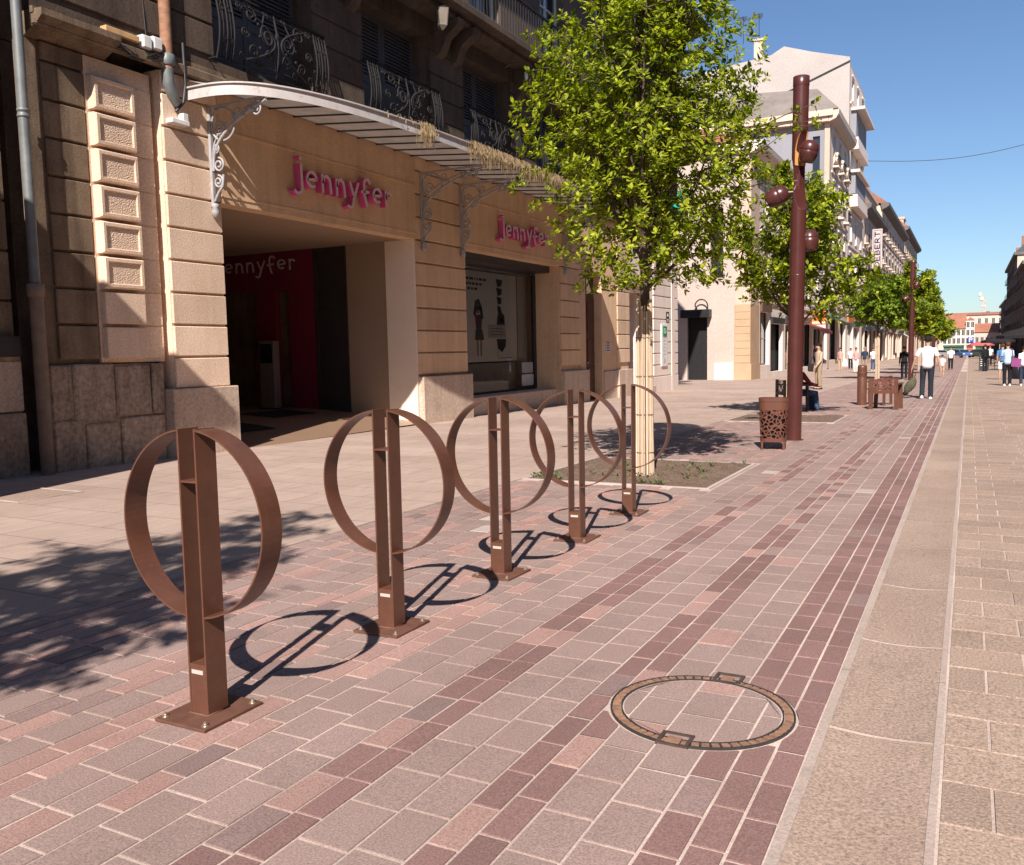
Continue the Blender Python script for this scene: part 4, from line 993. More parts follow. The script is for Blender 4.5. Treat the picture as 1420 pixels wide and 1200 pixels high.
# poster board in the display window
t=thing('window_poster','large pale fashion poster hanging behind the display window glass','poster',(-11.5,21,2.3))
M_PAPER=paint('poster_paper',(.78,.71,.66),.7,var=.04); M_INK=paint('poster_ink',(.045,.035,.035),.7)
mb=MB(); mb.box(-11.52,-11.49,18.3,22.42,1.14,3.52); mb.build('board',M_PAPER,t)
mb=MB(); fl=-11.487; rp_=random.Random(2)
def flat(y0,y1,z0,z1,m=0): mb.face([(fl,y0,z0),(fl,y1,z0),(fl,y1,z1),(fl,y0,z1)],m)
for r in range(3):
    y=19.55
    while y<20.65-.25*r: w=rp_.uniform(.06,.2); flat(y,y+w,3.28-r*.13,3.34-r*.13); y+=w+.05
def blob(pts,m): mb.face([(fl+.001,y,z) for y,z in pts],m)
# two women: hair, top, skirt, legs ; film strip of small pictures on the right
blob([(20.05,2.75),(20.25,2.8),(20.4,2.62),(20.48,2.3),(20.35,2.25),(20.3,2.5),(20.12,2.5),(20.05,2.3),(19.95,2.4)],0); blob([(20.12,2.58),(20.26,2.58),(20.26,2.42),(20.12,2.42)],2); blob([(20.02,2.38),(20.42,2.38),(20.36,2.0),(20.08,2.0)],3); blob([(20.05,2.0),(20.4,2.0),(20.5,1.72),(20.0,1.72)],4)
blob([(20.1,1.72),(20.2,1.72),(20.18,1.3),(20.1,1.3)],2); blob([(20.28,1.72),(20.38,1.72),(20.36,1.3),(20.28,1.3)],2)
for k in range(4): blob([(21.2+.02*k,3.38-.24*k),(21.6-.05*k,3.36-.24*k),(21.52,3.2-.24*k),(21.3,3.16-.24*k)],0)
blob([(21.28,2.42),(21.48,2.5),(21.66,2.4),(21.7,2.1),(21.2,2.1)],0); blob([(21.38,2.36),(21.55,2.36),(21.55,2.2),(21.38,2.2)],2); blob([(21.2,1.75),(21.75,1.75),(21.72,1.55),(21.5,1.38),(21.25,1.5)],0)
mb.face([(fl+.006,20.7,1.78),(fl+.006,21.72,1.78),(fl+.006,21.72,2.14),(fl+.006,20.7,2.14)],5)
for k in range(3): mb.face([(fl+.008,20.85,1.86+k*.08),(fl+.008,21.55,1.86+k*.08),(fl+.008,21.55,1.875+k*.08),(fl+.008,20.85,1.875+k*.08)],1)
flat(21.25,22.1,1.22,1.235); flat(21.25,21.27,1.22,1.5)
mb.build('print',[M_INK,M_INK,paint('print_skin',(.36,.22,.15),.7),paint('print_plum',(.16,.06,.08),.7),paint('print_teal',(.05,.09,.10),.7),paint('print_label',(.52,.46,.42),.7)],t)
t=thing('price_notice','small white notice stuck low on the display window pane','notice',(-11.24,22.6,.8)); mb=MB(); mb.box(-11.252,-11.245,22.2,22.95,.42,.74); mb.box(-11.252,-11.245,22.22,22.92,.78,1.08,1); mb.build('sheet',[paint('notice_white',(.6,.58,.56),.5),paint('notice_grey',(.36,.36,.38),.5)],t)
# plaques on the right-hand piers
t=thing('letter_plate','small grey metal plate with dark lettering on the ochre wall right of the brown door','plate',(-10.45,26.9,1.45)); mb=MB(); mb.box(-10.46,-10.44,26.72,27.05,1.30,1.66,0,.003); mb.build('plate',M_PVC,t)
mb=MB(); [mb.box(-10.44,-10.437,26.76,27.0,1.36+k*.08,1.39+k*.08) for k in range(4)]; mb.build('lettering',M_BLACK,t)
t=thing('door_plaque','small black plaque with pale mark on the white painted pier','plaque',(-10.4,33.1,2.6)); mb=MB(); mb.box(-10.417,-10.395,32.95,33.32,2.40,2.80); mb.build('plaque',M_BLACK,t)
mb=MB(); mb.box(-10.395,-10.392,33.05,33.22,2.62,2.74); mb.box(-10.395,-10.392,33.0,33.28,2.50,2.53); mb.box(-10.395,-10.392,33.0,33.28,2.44,2.47); mb.build('lettering',M_WHITEP,t)
t=thing('advert_panel','tall narrow white panel with a green square emblem on the white pier','wall panel',(-10.4,32.6,1.5)); mb=MB(); mb.box(-10.417,-10.36,32.28,32.98,.72,2.32,0,.006); mb.build('panel',M_WHITEP,t)
mb=MB(); mb.box(-10.36,-10.34,32.40,32.86,1.86,2.24,0,.01); mb.build('green_emblem',paint('emblem_green',(.01,.22,.10),.4),t)
mb=MB()
for q in ((32.5,32.7,2.12,2.16),(32.5,32.54,2.0,2.12),(32.5,32.74,1.97,2.02),(32.70,32.74,2.02,2.1)): mb.box(-10.34,-10.337,*q)
mb.build('emblem_mark',M_WHITEP,t)
mb=MB()
for k in range(5): mb.box(-10.36,-10.357,32.44,32.82-.05*(k%3),1.16+k*.13,1.19+k*.13)
mb.box(-10.36,-10.357,32.52,32.72,.84,1.0); mb.build('print',paint('faint_print',(.42,.46,.5),.6),t)
# ------------------------------------------------------------------ glass canopy with scrolled brackets
cn=thing('entrance_canopy','curved glass canopy with white fascia above the shop, held by scrolled iron brackets','canopy',(XF,16.8,5.3))
YC,HY,DX,NP=16.8,7.15,1.87,3.4
def cx(y):
    t=min(1,abs((y-YC)/HY)); return XF+.02+DX*max(0,(1-t**NP))**(1/NP)
ang=[-1+2*k/120 for k in range(121)]
ys=[YC+HY*math.copysign(abs(math.sin(a*PI/2))**.75,a) for a in ang]
mb=MB(); rows_=[[(cx(y),y,z) for y in ys] for z in (5.20,5.355)]; 
def off(i,d):
    a=Vector((cx(ys[max(i-1,0)]),ys[max(i-1,0)],0)); b=Vector((cx(ys[min(i+1,120)]),ys[min(i+1,120)],0)); t=(b-a).normalized(); return Vector((cx(ys[i]),ys[i],0))+Vector((t.y,-t.x,0))*d
prof_=[(-.015,5.20),(.0,5.195),(.0,5.35),(.03,5.355),(.03,5.375),(-.02,5.375),(-.02,5.21),(-.015,5.20)]
rr=[[(off(i,d).x,off(i,d).y,z) for i in range(121)] for d,z in prof_]
mb.grid(rr,0,False); mb.build('fascia',M_FASC,cn)
def canopyglass():
    m,nt,b=newmat('wired_glass'); v=coords(nt); c=mix(nt,ramp(nt,noise_n(nt,v,3,6),.4,.65),(.36,.30,.265),(.20,.165,.145)); nt.links.new(c,b.inputs['Base Color']); b.inputs['Roughness'].default_value=.5
    tl=N(nt,'ShaderNodeBsdfTranslucent'); tl.inputs[0].default_value=(.45,.38,.32,1); mx=N(nt,'ShaderNodeMixShader'); mx.inputs[0].default_value=.13
    nt.links.new(b.outputs[0],mx.inputs[1]); nt.links.new(tl.outputs[0],mx.inputs[2]); nt.links.new(mx.outputs[0],nt.nodes['Material Output'].inputs[0]); return m
M_CG=canopyglass()
zc=lambda x,y:5.33+.18*(1-(x-XF)/(cx(y)-XF+1e-6))
ny=44
for k in range(24):
    ya=YC-HY+.02+(2*HY-.04)*k/24; yb=YC-HY+.02+(2*HY-.04)*(k+1)/24; mb=MB(); rr=[]
    for q in range(5):
        y=ya+.012+(yb-ya-.024)*q/4; rr.append([(XF+.01+(cx(y)-XF-.03)*s/3,y,zc(XF+.01+(cx(y)-XF-.03)*s/3,y)) for s in range(4)])
    mb.grid(rr,0,False); mb.build('glass_pane',M_CG,cn)
for k in range(1,24):
    y=YC-HY+.02+(2*HY-.04)*k/24; mb=MB(); x1=cx(y)-.02
    mb.prism([(XF+.01,y-.012,zc(XF,y)-.025),(XF+.01,y+.012,zc(XF,y)-.025),(XF+.01,y+.012,zc(XF,y)+.012),(XF+.01,y-.012,zc(XF,y)+.012)],(x1-XF-.01,0,zc(x1,y)-zc(XF,y))); mb.build('glazing_bar',M_DARKIRON,cn)
for y in (10.12,15.98,17.60,23.42):
    mb=MB(); x0=XF+.03; x1=min(cx(y)-.05,XF+1.55); U=(1,0,0);V=(0,0,1); zt=5.22
    mb.box(XF+.0,XF+.05,y-.028,y+.028,3.72,zt,0,.004); mb.box(XF+.05,x1,y-.02,y+.02,zt-.04,zt,0,.004)
    mb.lathe([(0,-.12),(.05,-.08),(.065,-.02),(.045,.04),(.07,.07),(.04,.1),(0,.1)],(XF+.055,y,3.66),10)
    def T(p,r): mb.tube(p,r*1.25,6)
    L=x1-XF
    br=[(XF+.06+L*.97*(k/14)**1.7,y,4.25+(zt-.06-4.25)*(k/14)**.62) for k in range(15)]; T(br,.020)
    br2=[(XF+.06+L*.80*(k/14)**1.9,y,4.35+(zt-.06-4.35)*(k/14)**.6) for k in range(15)]; T(br2,.013)
    T(spiral((XF+.30,y,4.92),.24,.24,-PI/2,.92,U,V,22),.014); T(spiral((XF+.22,y,4.86),.12,.03,0,1.5,U,V,22),.012)
    T(spiral((XF+.58,y,5.06),.10,.02,PI,1.5,U,V,20),.011); T(spiral((XF+.85*L,y,5.05),.10,.03,PI/2,-1.4,U,V,20),.012)
    T(spiral((XF+.17,y,4.33),.11,.025,PI/2,-1.6,U,V,24),.014); T(spiral((XF+.15,y,4.08),.10,.02,PI/2,-1.7,U,V,24),.014); T(spiral((XF+.13,y,4.58),.07,.02,-PI/2,1.5,U,V,18),.011)
    T([(XF+.06,y,3.80),(XF+.14,y,3.92),(XF+.24,y,4.02),(XF+.26,y,4.18)],.017)
    rb=random.Random(int(y*10))
    for q in range(9):
        a=rb.uniform(0,6.28); c=Vector((XF+L*.72+.10*math.cos(a),y+rb.uniform(-.03,.03),5.02+.06*math.sin(a))); mb.ell(c,(.045,.018,.03),6,4)
    mb.build('bracket',M_GREYP,cn)
# dry weeds in the gutter
mb=MB(); rw=random.Random(31); M_DRY=paint('dry_grass',(.50,.36,.19),.9,var=.3,sc=20)
def tuft(y,n,L,sp):
    for _ in range(n):
        yy=y+rw.gauss(0,sp); x=cx(yy)+rw.uniform(-.03,.06); l=L*rw.uniform(.4,1.2); dx=rw.uniform(-.02,.09); dy=rw.uniform(-.07,.07); w=.006
        p0=Vector((x,yy,5.38)); p1=p0+Vector((dx*.8,dy*.3,.025)); p2=p0+Vector((dx*1.2,dy,-.45*l)); p3=p0+Vector((dx*1.1,dy*1.3,-l))
        for a,b in ((p0,p1),(p1,p2),(p2,p3)): mb.face([a+Vector((0,-w,0)),a+Vector((0,w,0)),b+Vector((0,w,0)),b+Vector((0,-w,0))])
        if rw.random()<.5: mb.face([p2+Vector((0,-.014,0)),p2+Vector((.01,.014,.01)),p2+Vector((0,.012,-.05)),p2+Vector((0,-.01,-.05))])
tuft(13.35,130,.34,.10)
y=14.9
while y<19.6: tuft(y,int(38*rw.uniform(.4,1.6)),.27*rw.uniform(.6,1.6),.09); y+=.14
tuft(17.6,60,.30,.1); tuft(18.6,50,.34,.08); tuft(12.7,8,.10,.2)
tag(mb.build('dry_weeds',M_DRY),'straw coloured dry weeds hanging from the canopy fascia','weeds',kind='stuff')
# lantern and hook under the balcony
t=thing('wall_lantern','pale four-sided lantern hanging below the upper balcony','lantern',(-9.75,15.95,8.3)); mb=MB(); mb.lathe([(.16,8.42),(.12,8.12),(.12,8.08),(.03,8.0),(0,7.98)],(-9.75,15.95,0),4,0,False); mb.build('body',paint('lantern_glass',(.22,.18,.14),.3),t)
mb=MB(); mb.tube([(-9.75,15.95,8.5),(-9.75,15.95,8.41)],.02,6); mb.lathe([(.17,8.42),(.02,8.49)],(-9.75,15.95,0),4,0,False)
for k in range(4):
    a=PI/2*k; mb.tube([(-9.75+.16*math.cos(a),15.95+.16*math.sin(a),8.42),(-9.75+.12*math.cos(a),15.95+.12*math.sin(a),8.1)],.012,5)
mb.build('frame',M_DARKIRON,t)
t=thing('wall_lamp','small swan-neck lamp with white bulb under the balcony beside the tree','lamp',(-10.0,20.2,8.4)); mb=MB(); mb.tube([(-10.42,20.0,8.45),(-10.1,20.0,8.6),(-9.9,20.05,8.5),(-9.88,20.06,8.25)],.018,6); mb.build('arm',M_PIPE,t); mb=MB(); mb.ell((-9.88,20.06,8.17),(.05,.05,.09)); mb.build('bulb',M_WHITEP,t)
# pharmacy cross
t=thing('pharmacy_sign','green cross sign projecting from the wall, seen through the nearest tree','pharmacy sign',(-9.7,32.9,6.9)); Mg=paint('pharmacy_green',(.01,.36,.30),.35)
mb=MB(); c=(-9.75,32.9,6.85)
mb.box(c[0]-.16,c[0]+.16,c[1]-.06,c[1]+.06,c[2]-.46,c[2]+.46); mb.box(c[0]-.46,c[0]-.161,c[1]-.06,c[1]+.06,c[2]-.16,c[2]+.16); mb.box(c[0]+.161,c[0]+.46,c[1]-.06,c[1]+.06,c[2]-.16,c[2]+.16); mb.build('cross',Mg,t)
mb=MB(); mb.tube([(-10.40,32.9,7.2),(-9.75,32.9,7.2)],.025,6); mb.tube([(-9.75,32.9,7.2),(-9.75,32.9,7.31)],.02,6); mb.build('bracket',M_DARKIRON,t)
mb=MB(); mb.box(c[0]-.40,c[0]+.40,c[1]-.05,c[1]+.05,6.10,6.28); mb.build('lower_plate',Mg,t)
# ------------------------------------------------------------------ the other buildings
def st(name,c,k=.8,**kw): return stone(name,c,dark(c,k),**kw)
M_W1=st('pale_pink_render',(.52,.415,.355),.88,sc=.25,fine=12,stain=.3,grain=.15,bmp=.1,stainc=(.40,.31,.26))
M_W2=st('blue_grey_cladding',(.27,.265,.285),.9,sc=.3,fine=10,stain=.2,grain=.12,bmp=.1)
M_W3=st('weathered_white_render',(.46,.40,.365),.80,sc=.16,fine=8,stain=.6,grain=.2,bmp=.1,stainc=(.40,.32,.28))
M_W4=st('cream_limestone',(.64,.50,.405),.85,sc=.3,fine=14,stain=.3,grain=.2,bmp=.1)
M_W5=st('rose_limestone',(.60,.445,.345),.85,sc=.3,fine=14,stain=.3,grain=.2,bmp=.1)
M_W6=st('cream_ashlar',(.74,.60,.50),.9,sc=.3,fine=14,stain=.25,grain=.2,bmp=.1)
M_YEL=st('yellow_stone',(.50,.335,.21),.85,sc=.8,fine=30,stain=.2,grain=.25,bmp=.2)
M_CORN=st('dark_cornice',(.16,.14,.13),.8,sc=.6)
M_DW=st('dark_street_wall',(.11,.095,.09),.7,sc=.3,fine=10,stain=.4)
M_FRW=paint('pale_window_frame',(.55,.50,.46),.5)
M_GATE=paint('black_gate',(.012,.011,.012),.5)
SHOPM=[paint('shop_'+n,c,.5) for n,c in (('black',(.02,.02,.022)),('burgundy',(.14,.02,.025)),('cream',(.55,.46,.38)),('green',(.03,.09,.06)),('white',(.7,.66,.62)),('navy',(.03,.04,.09)),('brown',(.12,.06,.035)),('orange',(.55,.16,.03)))]
def facade(root,F,u0,u1,z0,z1,mat,nw,floors,gz=3.8,ww=1.05,wh=1.75,depth=.22,frame=None,bal=False,guard=None,skip=None,base=None,shops=True):
    """upper floors with windows in a grid; shop openings below"""
    frame=frame or M_FRW; holes=[]; fh=(z1-gz)/floors; sp=(u1-u0)/nw
    for f in range(floors):
        for k in range(nw):
            c=u0+sp*(k+.5); z=gz+fh*f+fh*.18
            holes.append((c-ww/2,c+ww/2,z,z+min(wh,fh*.66)))
    sh=[]
    if shops:
        n=max(1,int((u1-u0)/5)); q=(u1-u0)/n
        rs=random.Random(int(u0*7)); uu=u0+.25
        while uu<u1-2.2:
            w_=rs.uniform(2.2,5.2); e_=min(uu+w_,u1-.25); sh.append((uu,e_,z0+.3+(rs.choice((0,.1,.45))),gz-rs.uniform(.55,1.2))); uu=e_+rs.choice((.35,.5,.9,1.4))
    mb=MB(); wall(mb,**F,u0=u0,u1=u1,v0=z0-.5,v1=z1,holes=holes+sh,depth=depth); w=mb.build('wall',base or mat,root)
    for h in holes: window(root,F,h,depth-.02,frame,M_GLASS,None,1,1)
    rs=random.Random(int(u0*13)+1)
    for h in sh:
        ww_=window(root,F,h,depth+.35*rs.random()-.02,rs.choice((M_DARKIRON,M_DARKIRON,M_FRW,M_DOOR)),M_GLASS,None,rs.choice((0,1,2,3)),rs.choice((0,0,1)))
        mb=MB(); obox(mb,F,h[0]-.05,h[1]+.05,h[3]+.02,h[3]+rs.uniform(.35,.6),.001,.14); mb.build('shop_fascia',rs.choice(SHOPM),root)
        if rs.random()<.4:
            O=Vector(F['O']);U=Vector(F['U']);Nn=Vector(F['Nn']); mb=MB(); d_=rs.uniform(.6,1.1)
            a_=[O+U*h[0]+Nn*.15+Vector((0,0,h[3]+.05)),O+U*h[0]+Nn*(.15+d_)+Vector((0,0,h[3]-.35)),O+U*h[0]+Nn*(.15+d_)+Vector((0,0,h[3]-.55)),O+U*h[0]+Nn*(.12+d_)+Vector((0,0,h[3]-.55)),O+U*h[0]+Nn*(.12+d_)+Vector((0,0,h[3]-.37)),O+U*h[0]+Nn*.15+Vector((0,0,h[3]+.02))]
            mb.prism(a_,U*(h[1]-h[0])); mb.build('awning',rs.choice(SHOPM),root)
    if bal:
        for f in range(floors):
            for k in range(nw):
                c=u0+sp*(k+.5); z=gz+fh*f+fh*.18; mb=MB(); obox(mb,F,c-ww/2-.25,c+ww/2+.25,z-.18,z-.05,.001,.45)
                o=mb.build('balcony',mat,root); mb=MB()
                for i in range(8): u=c-ww/2-.22+(ww+.44)*i/7; obox(mb,F,u-.012,u+.012,z-.05,z+.75,.40,.424)
                obox(mb,F,c-ww/2-.24,c+ww/2+.24,z+.75,z+.80,.385,.44); mb.build('railing',M_IRON,o)
    mb=MB()
    for f in range(floors): obox(mb,F,u0+.01,u1-.01,gz+fh*f-.06,gz+fh*f+.10,.001,.10)
    for h in holes: obox(mb,F,h[0]-.12,h[1]+.12,h[3]+.06,h[3]+.2,.001,.09); obox(mb,F,h[0]-.1,h[1]+.1,h[2]-.16,h[2]-.04,.001,.12)
    mb.build('trim',mat,root); return w
def body(root,x0,x1,y0,y1,z0,z1,mat,name='body'):
    mb=MB(); mb.box(x0,x1,y0,y1,z0,z1); return mb.build(name,mat,root)
XG=-10.2; FG=fx(XG)
# left neighbour of the corner building
B0=thing('stone_house','dark limestone house at the left edge beside the zinc downpipe','building',(-10.8,2,0))
mb=MB(); Fz=fx(-10.80); obox(mb,Fz,3.0,7.0,-.4,8.2,-.5,0); courses(mb,Fz,5.6,7.0,1.55,8.1,.62,.05,.03); courses(mb,Fz,3.05,5.58,1.55,8.1,.62,.03,.03); mb.build('wall',M_STB,B0)
mb=MB(); obox(mb,Fz,3.0,7.02,-.4,.75,.055,.17,0,.02); obox(mb,Fz,3.0,7.02,.76,1.5,.055,.13,0,.02); mb.build('plinth',M_PLI,B0)
mb=MB(); mb.box(-10.67,-10.655,6.35,7.0,.78,1.40); mb.build('new_stone_slab',M_PED,B0)
mb=MB(); mb.box(-10.67,-10.60,6.55,6.98,1.46,1.72,0,.006); mb.build('meter_box',M_DARKIRON,B0)
mb=MB(); mb.prism([(-10.8,3,7.6),(-10.2,3,7.9),(-9.9,3,8.2),(-10.8,3,8.3)],(0,4.05,0)); mb.build('cornice',M_STD,B0)
mb=MB(); mb.box(-16,-8.35,-9,2.95,-.4,6.75); mb.build('projecting_shop',M_STB,B0)
mb=MB(); mb.box(-16.2,-8.15,-9.2,2.99,6.752,7.0); mb.build('shop_roof',M_CORN,B0)
mb=MB(); mb.box(-16,-11.31,2.96,7.25,-.4,13); mb.build('body',M_STB,B0)
# pale building beyond the side street
B3=thing('corner_house','pale pink rendered corner house across the side street, black gate in its sunlit gable','building',(XG,47,0))
mb=MB(); wall(mb,**fy(46.8),u0=-24,u1=-11.02,v0=-.8,v1=11.5,holes=[(-12.33,-11.64,5.07,8.7),(-13.6,-12.5,-.6,3.4),(-17,-16.2,5.07,7.5)],depth=.3); w=mb.build('gable_wall',M_W1,B3)
mb=MB(); mb.box(-12.33,-11.64,47.06,47.1,5.07,8.7); o=mb.build('window',M_GLASS,B3); mb=MB(); mb.box(-12.02,-11.96,47.02,47.058,5.1,8.66); [mb.box(-12.3,-11.67,47.03,47.057,z,z+.05) for z in (6.2,7.4)]; mb.build('frame',M_DARKIRON,o)
mb=MB(); mb.box(-17,-16.2,47.06,47.1,5.07,7.5); mb.build('window',M_GLASS,B3)
mb=MB(); mb.box(-13.6,-12.5,47.0,47.08,-.6,3.4); [mb.box(-13.55+.13*k,-13.52+.13*k,46.96,46.998,-.5,3.3) for k in range(9)]; mb.build('gate',M_GATE,B3)
mb=MB(); mb.box(-13.8,-12.25,46.2,46.79,3.0,3.42); mb.build('gate_awning',M_GATE,B3)
mb=MB(); mb.box(-12.1,-11.05,46.68,46.795,-.6,.55); mb.build('white_base',M_WHITE,B3)
mb=MB(); mb.box(-11.018,-10.19,46.72,48.9,.52,3.6); mb.box(-11.06,-10.13,46.66,48.92,-.6,.515); courses(mb,fy(46.72),-11.0,-10.2,.55,3.6,.38,.02,.015); mb.build('corner_pilaster',M_YEL,B3)
mb=MB(); mb.box(-11.018,-10.2,46.8,48.9,3.61,11.5); mb.build('corner_quoin',M_W5,B3)
facade(B3,FG,48.9,74.8,-.4,11.5,M_WHITE,7,2,3.9,1.1,2.2,bal=False)  # brighter than the gable: sunlight on the front put into the wall colour
mb=MB(); mb.prism([(-10.2,46.5,11.3),(-9.85,46.5,11.45),(-9.6,46.5,11.6),(-9.55,46.5,11.85),(-10.4,46.5,12.0)],(0,28.4,0)); mb.box(-24,-10.22,46.5,46.79,11.5,11.85); mb.build('cornice',M_WHITE,B3)
mb=MB(); mb.prism([(-9.7,46.55,11.86),(-16,46.55,13.8),(-24,46.55,11.86)],(0,28.3,0)); mb.build('roof',M_ROOFT,B3)
body(B3,-24,-10.6,47.2,74.7,-.5,11.5,M_BLACK)
t=thing('gooseneck_lamp','black gooseneck wall lamp over the gate in the side street','lamp',(-12.7,46.6,3.7)); mb=MB(); mb.tube([(-13.05,46.75,3.5)]+[(-12.74+.34*math.cos(a),46.5,3.62+.34*math.sin(a)) for a in [PI*(1-k/9) for k in range(10)]]+[(-12.40,46.5,3.3)],.035,6); mb.build('arm',M_GATE,t); mb=MB(); mb.lathe([(.03,3.32),(.11,3.12),(.10,3.12)],(-12.40,46.5,0),10); mb.build('shade',M_GATE,t)
# grey clad house
B4=thing('grey_house','taller house with blue-grey clad side and weathered cornice behind the second tree','building',(XG,81,0))
mb=MB(); wall(mb,**fy(75),u0=-24,u1=-10.6,v0=-.5,v1=19.0,holes=[(-11.5,-10.95,14.2,18.0)],depth=.2); mb.build('side_wall',M_W2,B4)
mb=MB(); mb.box(-11.5,-10.95,75.19,75.24,14.2,18.0); mb.build('window',M_GLASS,B4)
mb=MB(); mb.box(-10.595,-10.2,74.9,75.9,-.5,19.0); mb.build('corner_quoin',M_W5,B4)
facade(B4,FG,75.9,86.6,-.6,19.0,M_W6,3,4,4.2,1.2,2.4,bal=True)
mb=MB(); mb.prism([(-10.2,74.4,18.9),(-9.7,74.4,19.1),(-9.5,74.4,19.4),(-9.45,74.4,19.8),(-10.4,74.4,19.9)],(0,12.3,0)); mb.box(-24,-10.21,74.4,74.99,18.95,19.3); mb.box(-24,-9.9,74.2,74.95,19.32,19.8); mb.build('cornice',M_W4,B4)
mb=MB(); mb.prism([(-24,74.3,19.82),(-9.5,74.3,19.82),(-11.5,77,22.2),(-24,77,23.2)],(0,9,0)); mb.build('roof',st('grey_roof',(.24,.20,.175),.7,sc=.5,stain=.5),B4)
body(B4,-24,-10.6,75.4,86.5,-.5,18.9,M_BLACK)
for q in range(3):
    mb=MB()
    y=77.6+q*3.55
    for k in range(4): mb.ell((-9.98,y+.25*math.sin(k*2.1),15.6+k*.42),(.16,.22,.24),8,6)
    mb.build('carved_ornament',M_W4,B4)
# big pale block
B5=thing('apartment_block','tall pale concrete block with bare sunlit side wall, chimney and aerials','building',(XG,93,0))
mb=MB()
sh=[(-34,-1),(-10.2,-1),(-10.2,27.3),(-13.5,28.3),(-16.0,29.2),(-17.2,28.6),(-22,28.2),(-34,27.2)]
mb.prism([(x,87,z) for x,z in sh],(0,.5,0)); mb.build('side_wall',M_W3,B5)
facade(B5,FG,87.5,100,-.6,26.6,M_WHITE,3,7,4.2,1.5,2.0,bal=False)
mb=MB(); mb.box(-34,-10.25,87.51,100,26.605,27.0); mb.build('roof',M_W3,B5)
body(B5,-34,-10.6,87.6,99.9,-.5,26.6,M_BLACK)
for z0,z1 in ((14.2,17.3),(19.4,22.9)):
    mb=MB(); mb.box(-10.19,-9.5,88.4,97.5,z0,z0+.25); mb.box(-10.19,-9.55,88.5,97.4,z0+.26,z0+1.1); mb.box(-10.19,-9.35 if z1<20 else -9.0,88.3,97.6,z1,z1+.25); mb.build('bay_balcony',M_WHITE,B5)
    mb=MB(); mb.box(-10.19,-9.75,88.6,97.3,z0+1.21,z1-.01); mb.build('bay_glazing',M_W2,B5)
mb=MB(); mb.box(-19.1,-18.3,88.5,89.3,28.0,30.6); mb.box(-19.2,-18.2,88.4,89.4,30.61,30.8); mb.build('chimney',M_W4,B5)
mb=MB()
for ax in (-20.2,-18.7):
    mb.tube([(ax,88.9,30.7),(ax,88.9,33.3)],.04,5)
    for k in range(6): mb.tube([(ax-.5+.05*k,88.9-.6+.2*k,33.0),(ax+.5-.05*k,88.9-.6+.2*k,33.0)],.02,4)
    mb.tube([(ax,88.2,33.0),(ax,89.9,33.0)],.025,4)
mb.build('aerial',M_DARKIRON,B5)
mb=MB(); mb.box(-15.0,-13.4,86.2,86.99,21.4,21.9); mb.box(-14.1,-13.8,86.4,86.8,21.91,22.7); mb.build('brick_patch',M_ROOFT,B5)
# row continuing down the street
def row_house(label,y0,y1,z,mat,floors,nw,setback=None,cor=M_CORN,bal=True,gz=4.0):
    t=thing('town_house',label,'building',(XG,(y0+y1)/2,0))
    facade(t,FG,y0,y1,g(y0)-.3,z,mat,nw,floors,gz,1.3,2.2,bal=bal)
    mb=MB(); mb.prism([(-10.2,y0-.3,z-.1),(-9.7,y0-.3,z+.15),(-9.4,y0-.3,z+.35),(-9.35,y0-.3,z+.75),(-10.4,y0-.3,z+.8)],(0,y1-y0+.3,0)); mb.build('cornice',cor,t)
    mb=MB(); mb.box(-24,-10.21,y0,y0+.3,-2,z+.5); mb.build('side_wall',mat,t)
    mb=MB(); mb.box(-24,-10.6,y0+.31,y1-.05,-2,z-.05); mb.build('body',M_BLACK,t)
    mb=MB(); mb.prism([(-9.6,y0,z+.81),(-11.5,y0,z+2.3),(-24,y0,z+2.6),(-24,y0,z+.81)],(0,y1-y0-.1,0)); mb.build('roof',M_ROOFT,t)
    if setback:
        a,b,h=setback; mb=MB(); mb.box(-16,-10.6,a,b,z+.9,z+h); mb.box(-16.1,-10.4,a-.1,b+.1,z+h+.01,z+h+.4); mb.build('attic_block',mat,t)
    return t
row_house('stepped cream house bearing the tall vertical name sign',100.1,122,15.3,M_W4,3,5,(101,119,3.1))
row_house('cream house with a long dark cornice just past the vertical name sign',122.1,163,18.4,M_W4,4,8)
row_house('rose limestone house far down the left row, small parapet blocks on top',163.1,205,20.2,M_W5,4,8,(168,172,2.6))
row_house('last low house of the left row before the square',205.1,252,14.0,M_W4,3,8)
# vertical sign
t=thing('vertical_sign','tall white vertical sign with dark letters on the cream house','shop sign',(-9.1,104,11.6))
mb=MB(); mb.box(-9.62,-8.62,103.9,104.0,9.5,13.8); mb.build('board',paint('sign_board_rosy',(.52,.43,.41),.5),t)
M_LET=paint('sign_letter_dark',(.06,.04,.06),.6)
mb=MB(); mb.box(-9.50,-9.46,103.88,103.899,9.62,13.68); mb.box(-8.78,-8.74,103.88,103.899,9.62,13.68); mb.box(-9.46,-8.78,103.88,103.899,9.62,9.66); mb.box(-9.46,-8.78,103.88,103.899,13.64,13.68); mb.build('border',M_LET,t)
CAPS={'D':[[(0,0),(0,1)],[(0,1),(.5,.95),(.75,.7),(.75,.3),(.5,.05),(0,0)]],'E':[[(0,0),(0,1)],[(0,1),(.7,1)],[(0,.5),(.55,.5)],[(0,0),(.7,0)]],'B':[[(0,0),(0,1)],[(0,1),(.55,.97),(.65,.75),(.55,.54),(0,.5)],[(.55,.5),(.75,.26),(.6,.03),(0,0)]],'R':[[(0,0),(0,1)],[(0,1),(.55,.97),(.68,.75),(.55,.52),(0,.5)],[(.3,.5),(.75,0)]],'T':[[(.4,0),(.4,1)],[(0,1),(.8,1)]]}
for i,c in enumerate('DEBERT'):
    mb=MB(); zb=9.78+i*.645
    for s in CAPS[c]: ribbon(mb,[((p[1]*.46),(p[0]*.6)) for p in s],.12,lambda u,v,d,zb=zb:(-8.89-u,103.9-d,zb+v),0,.02)
    mb.build('letter',M_LET,t)
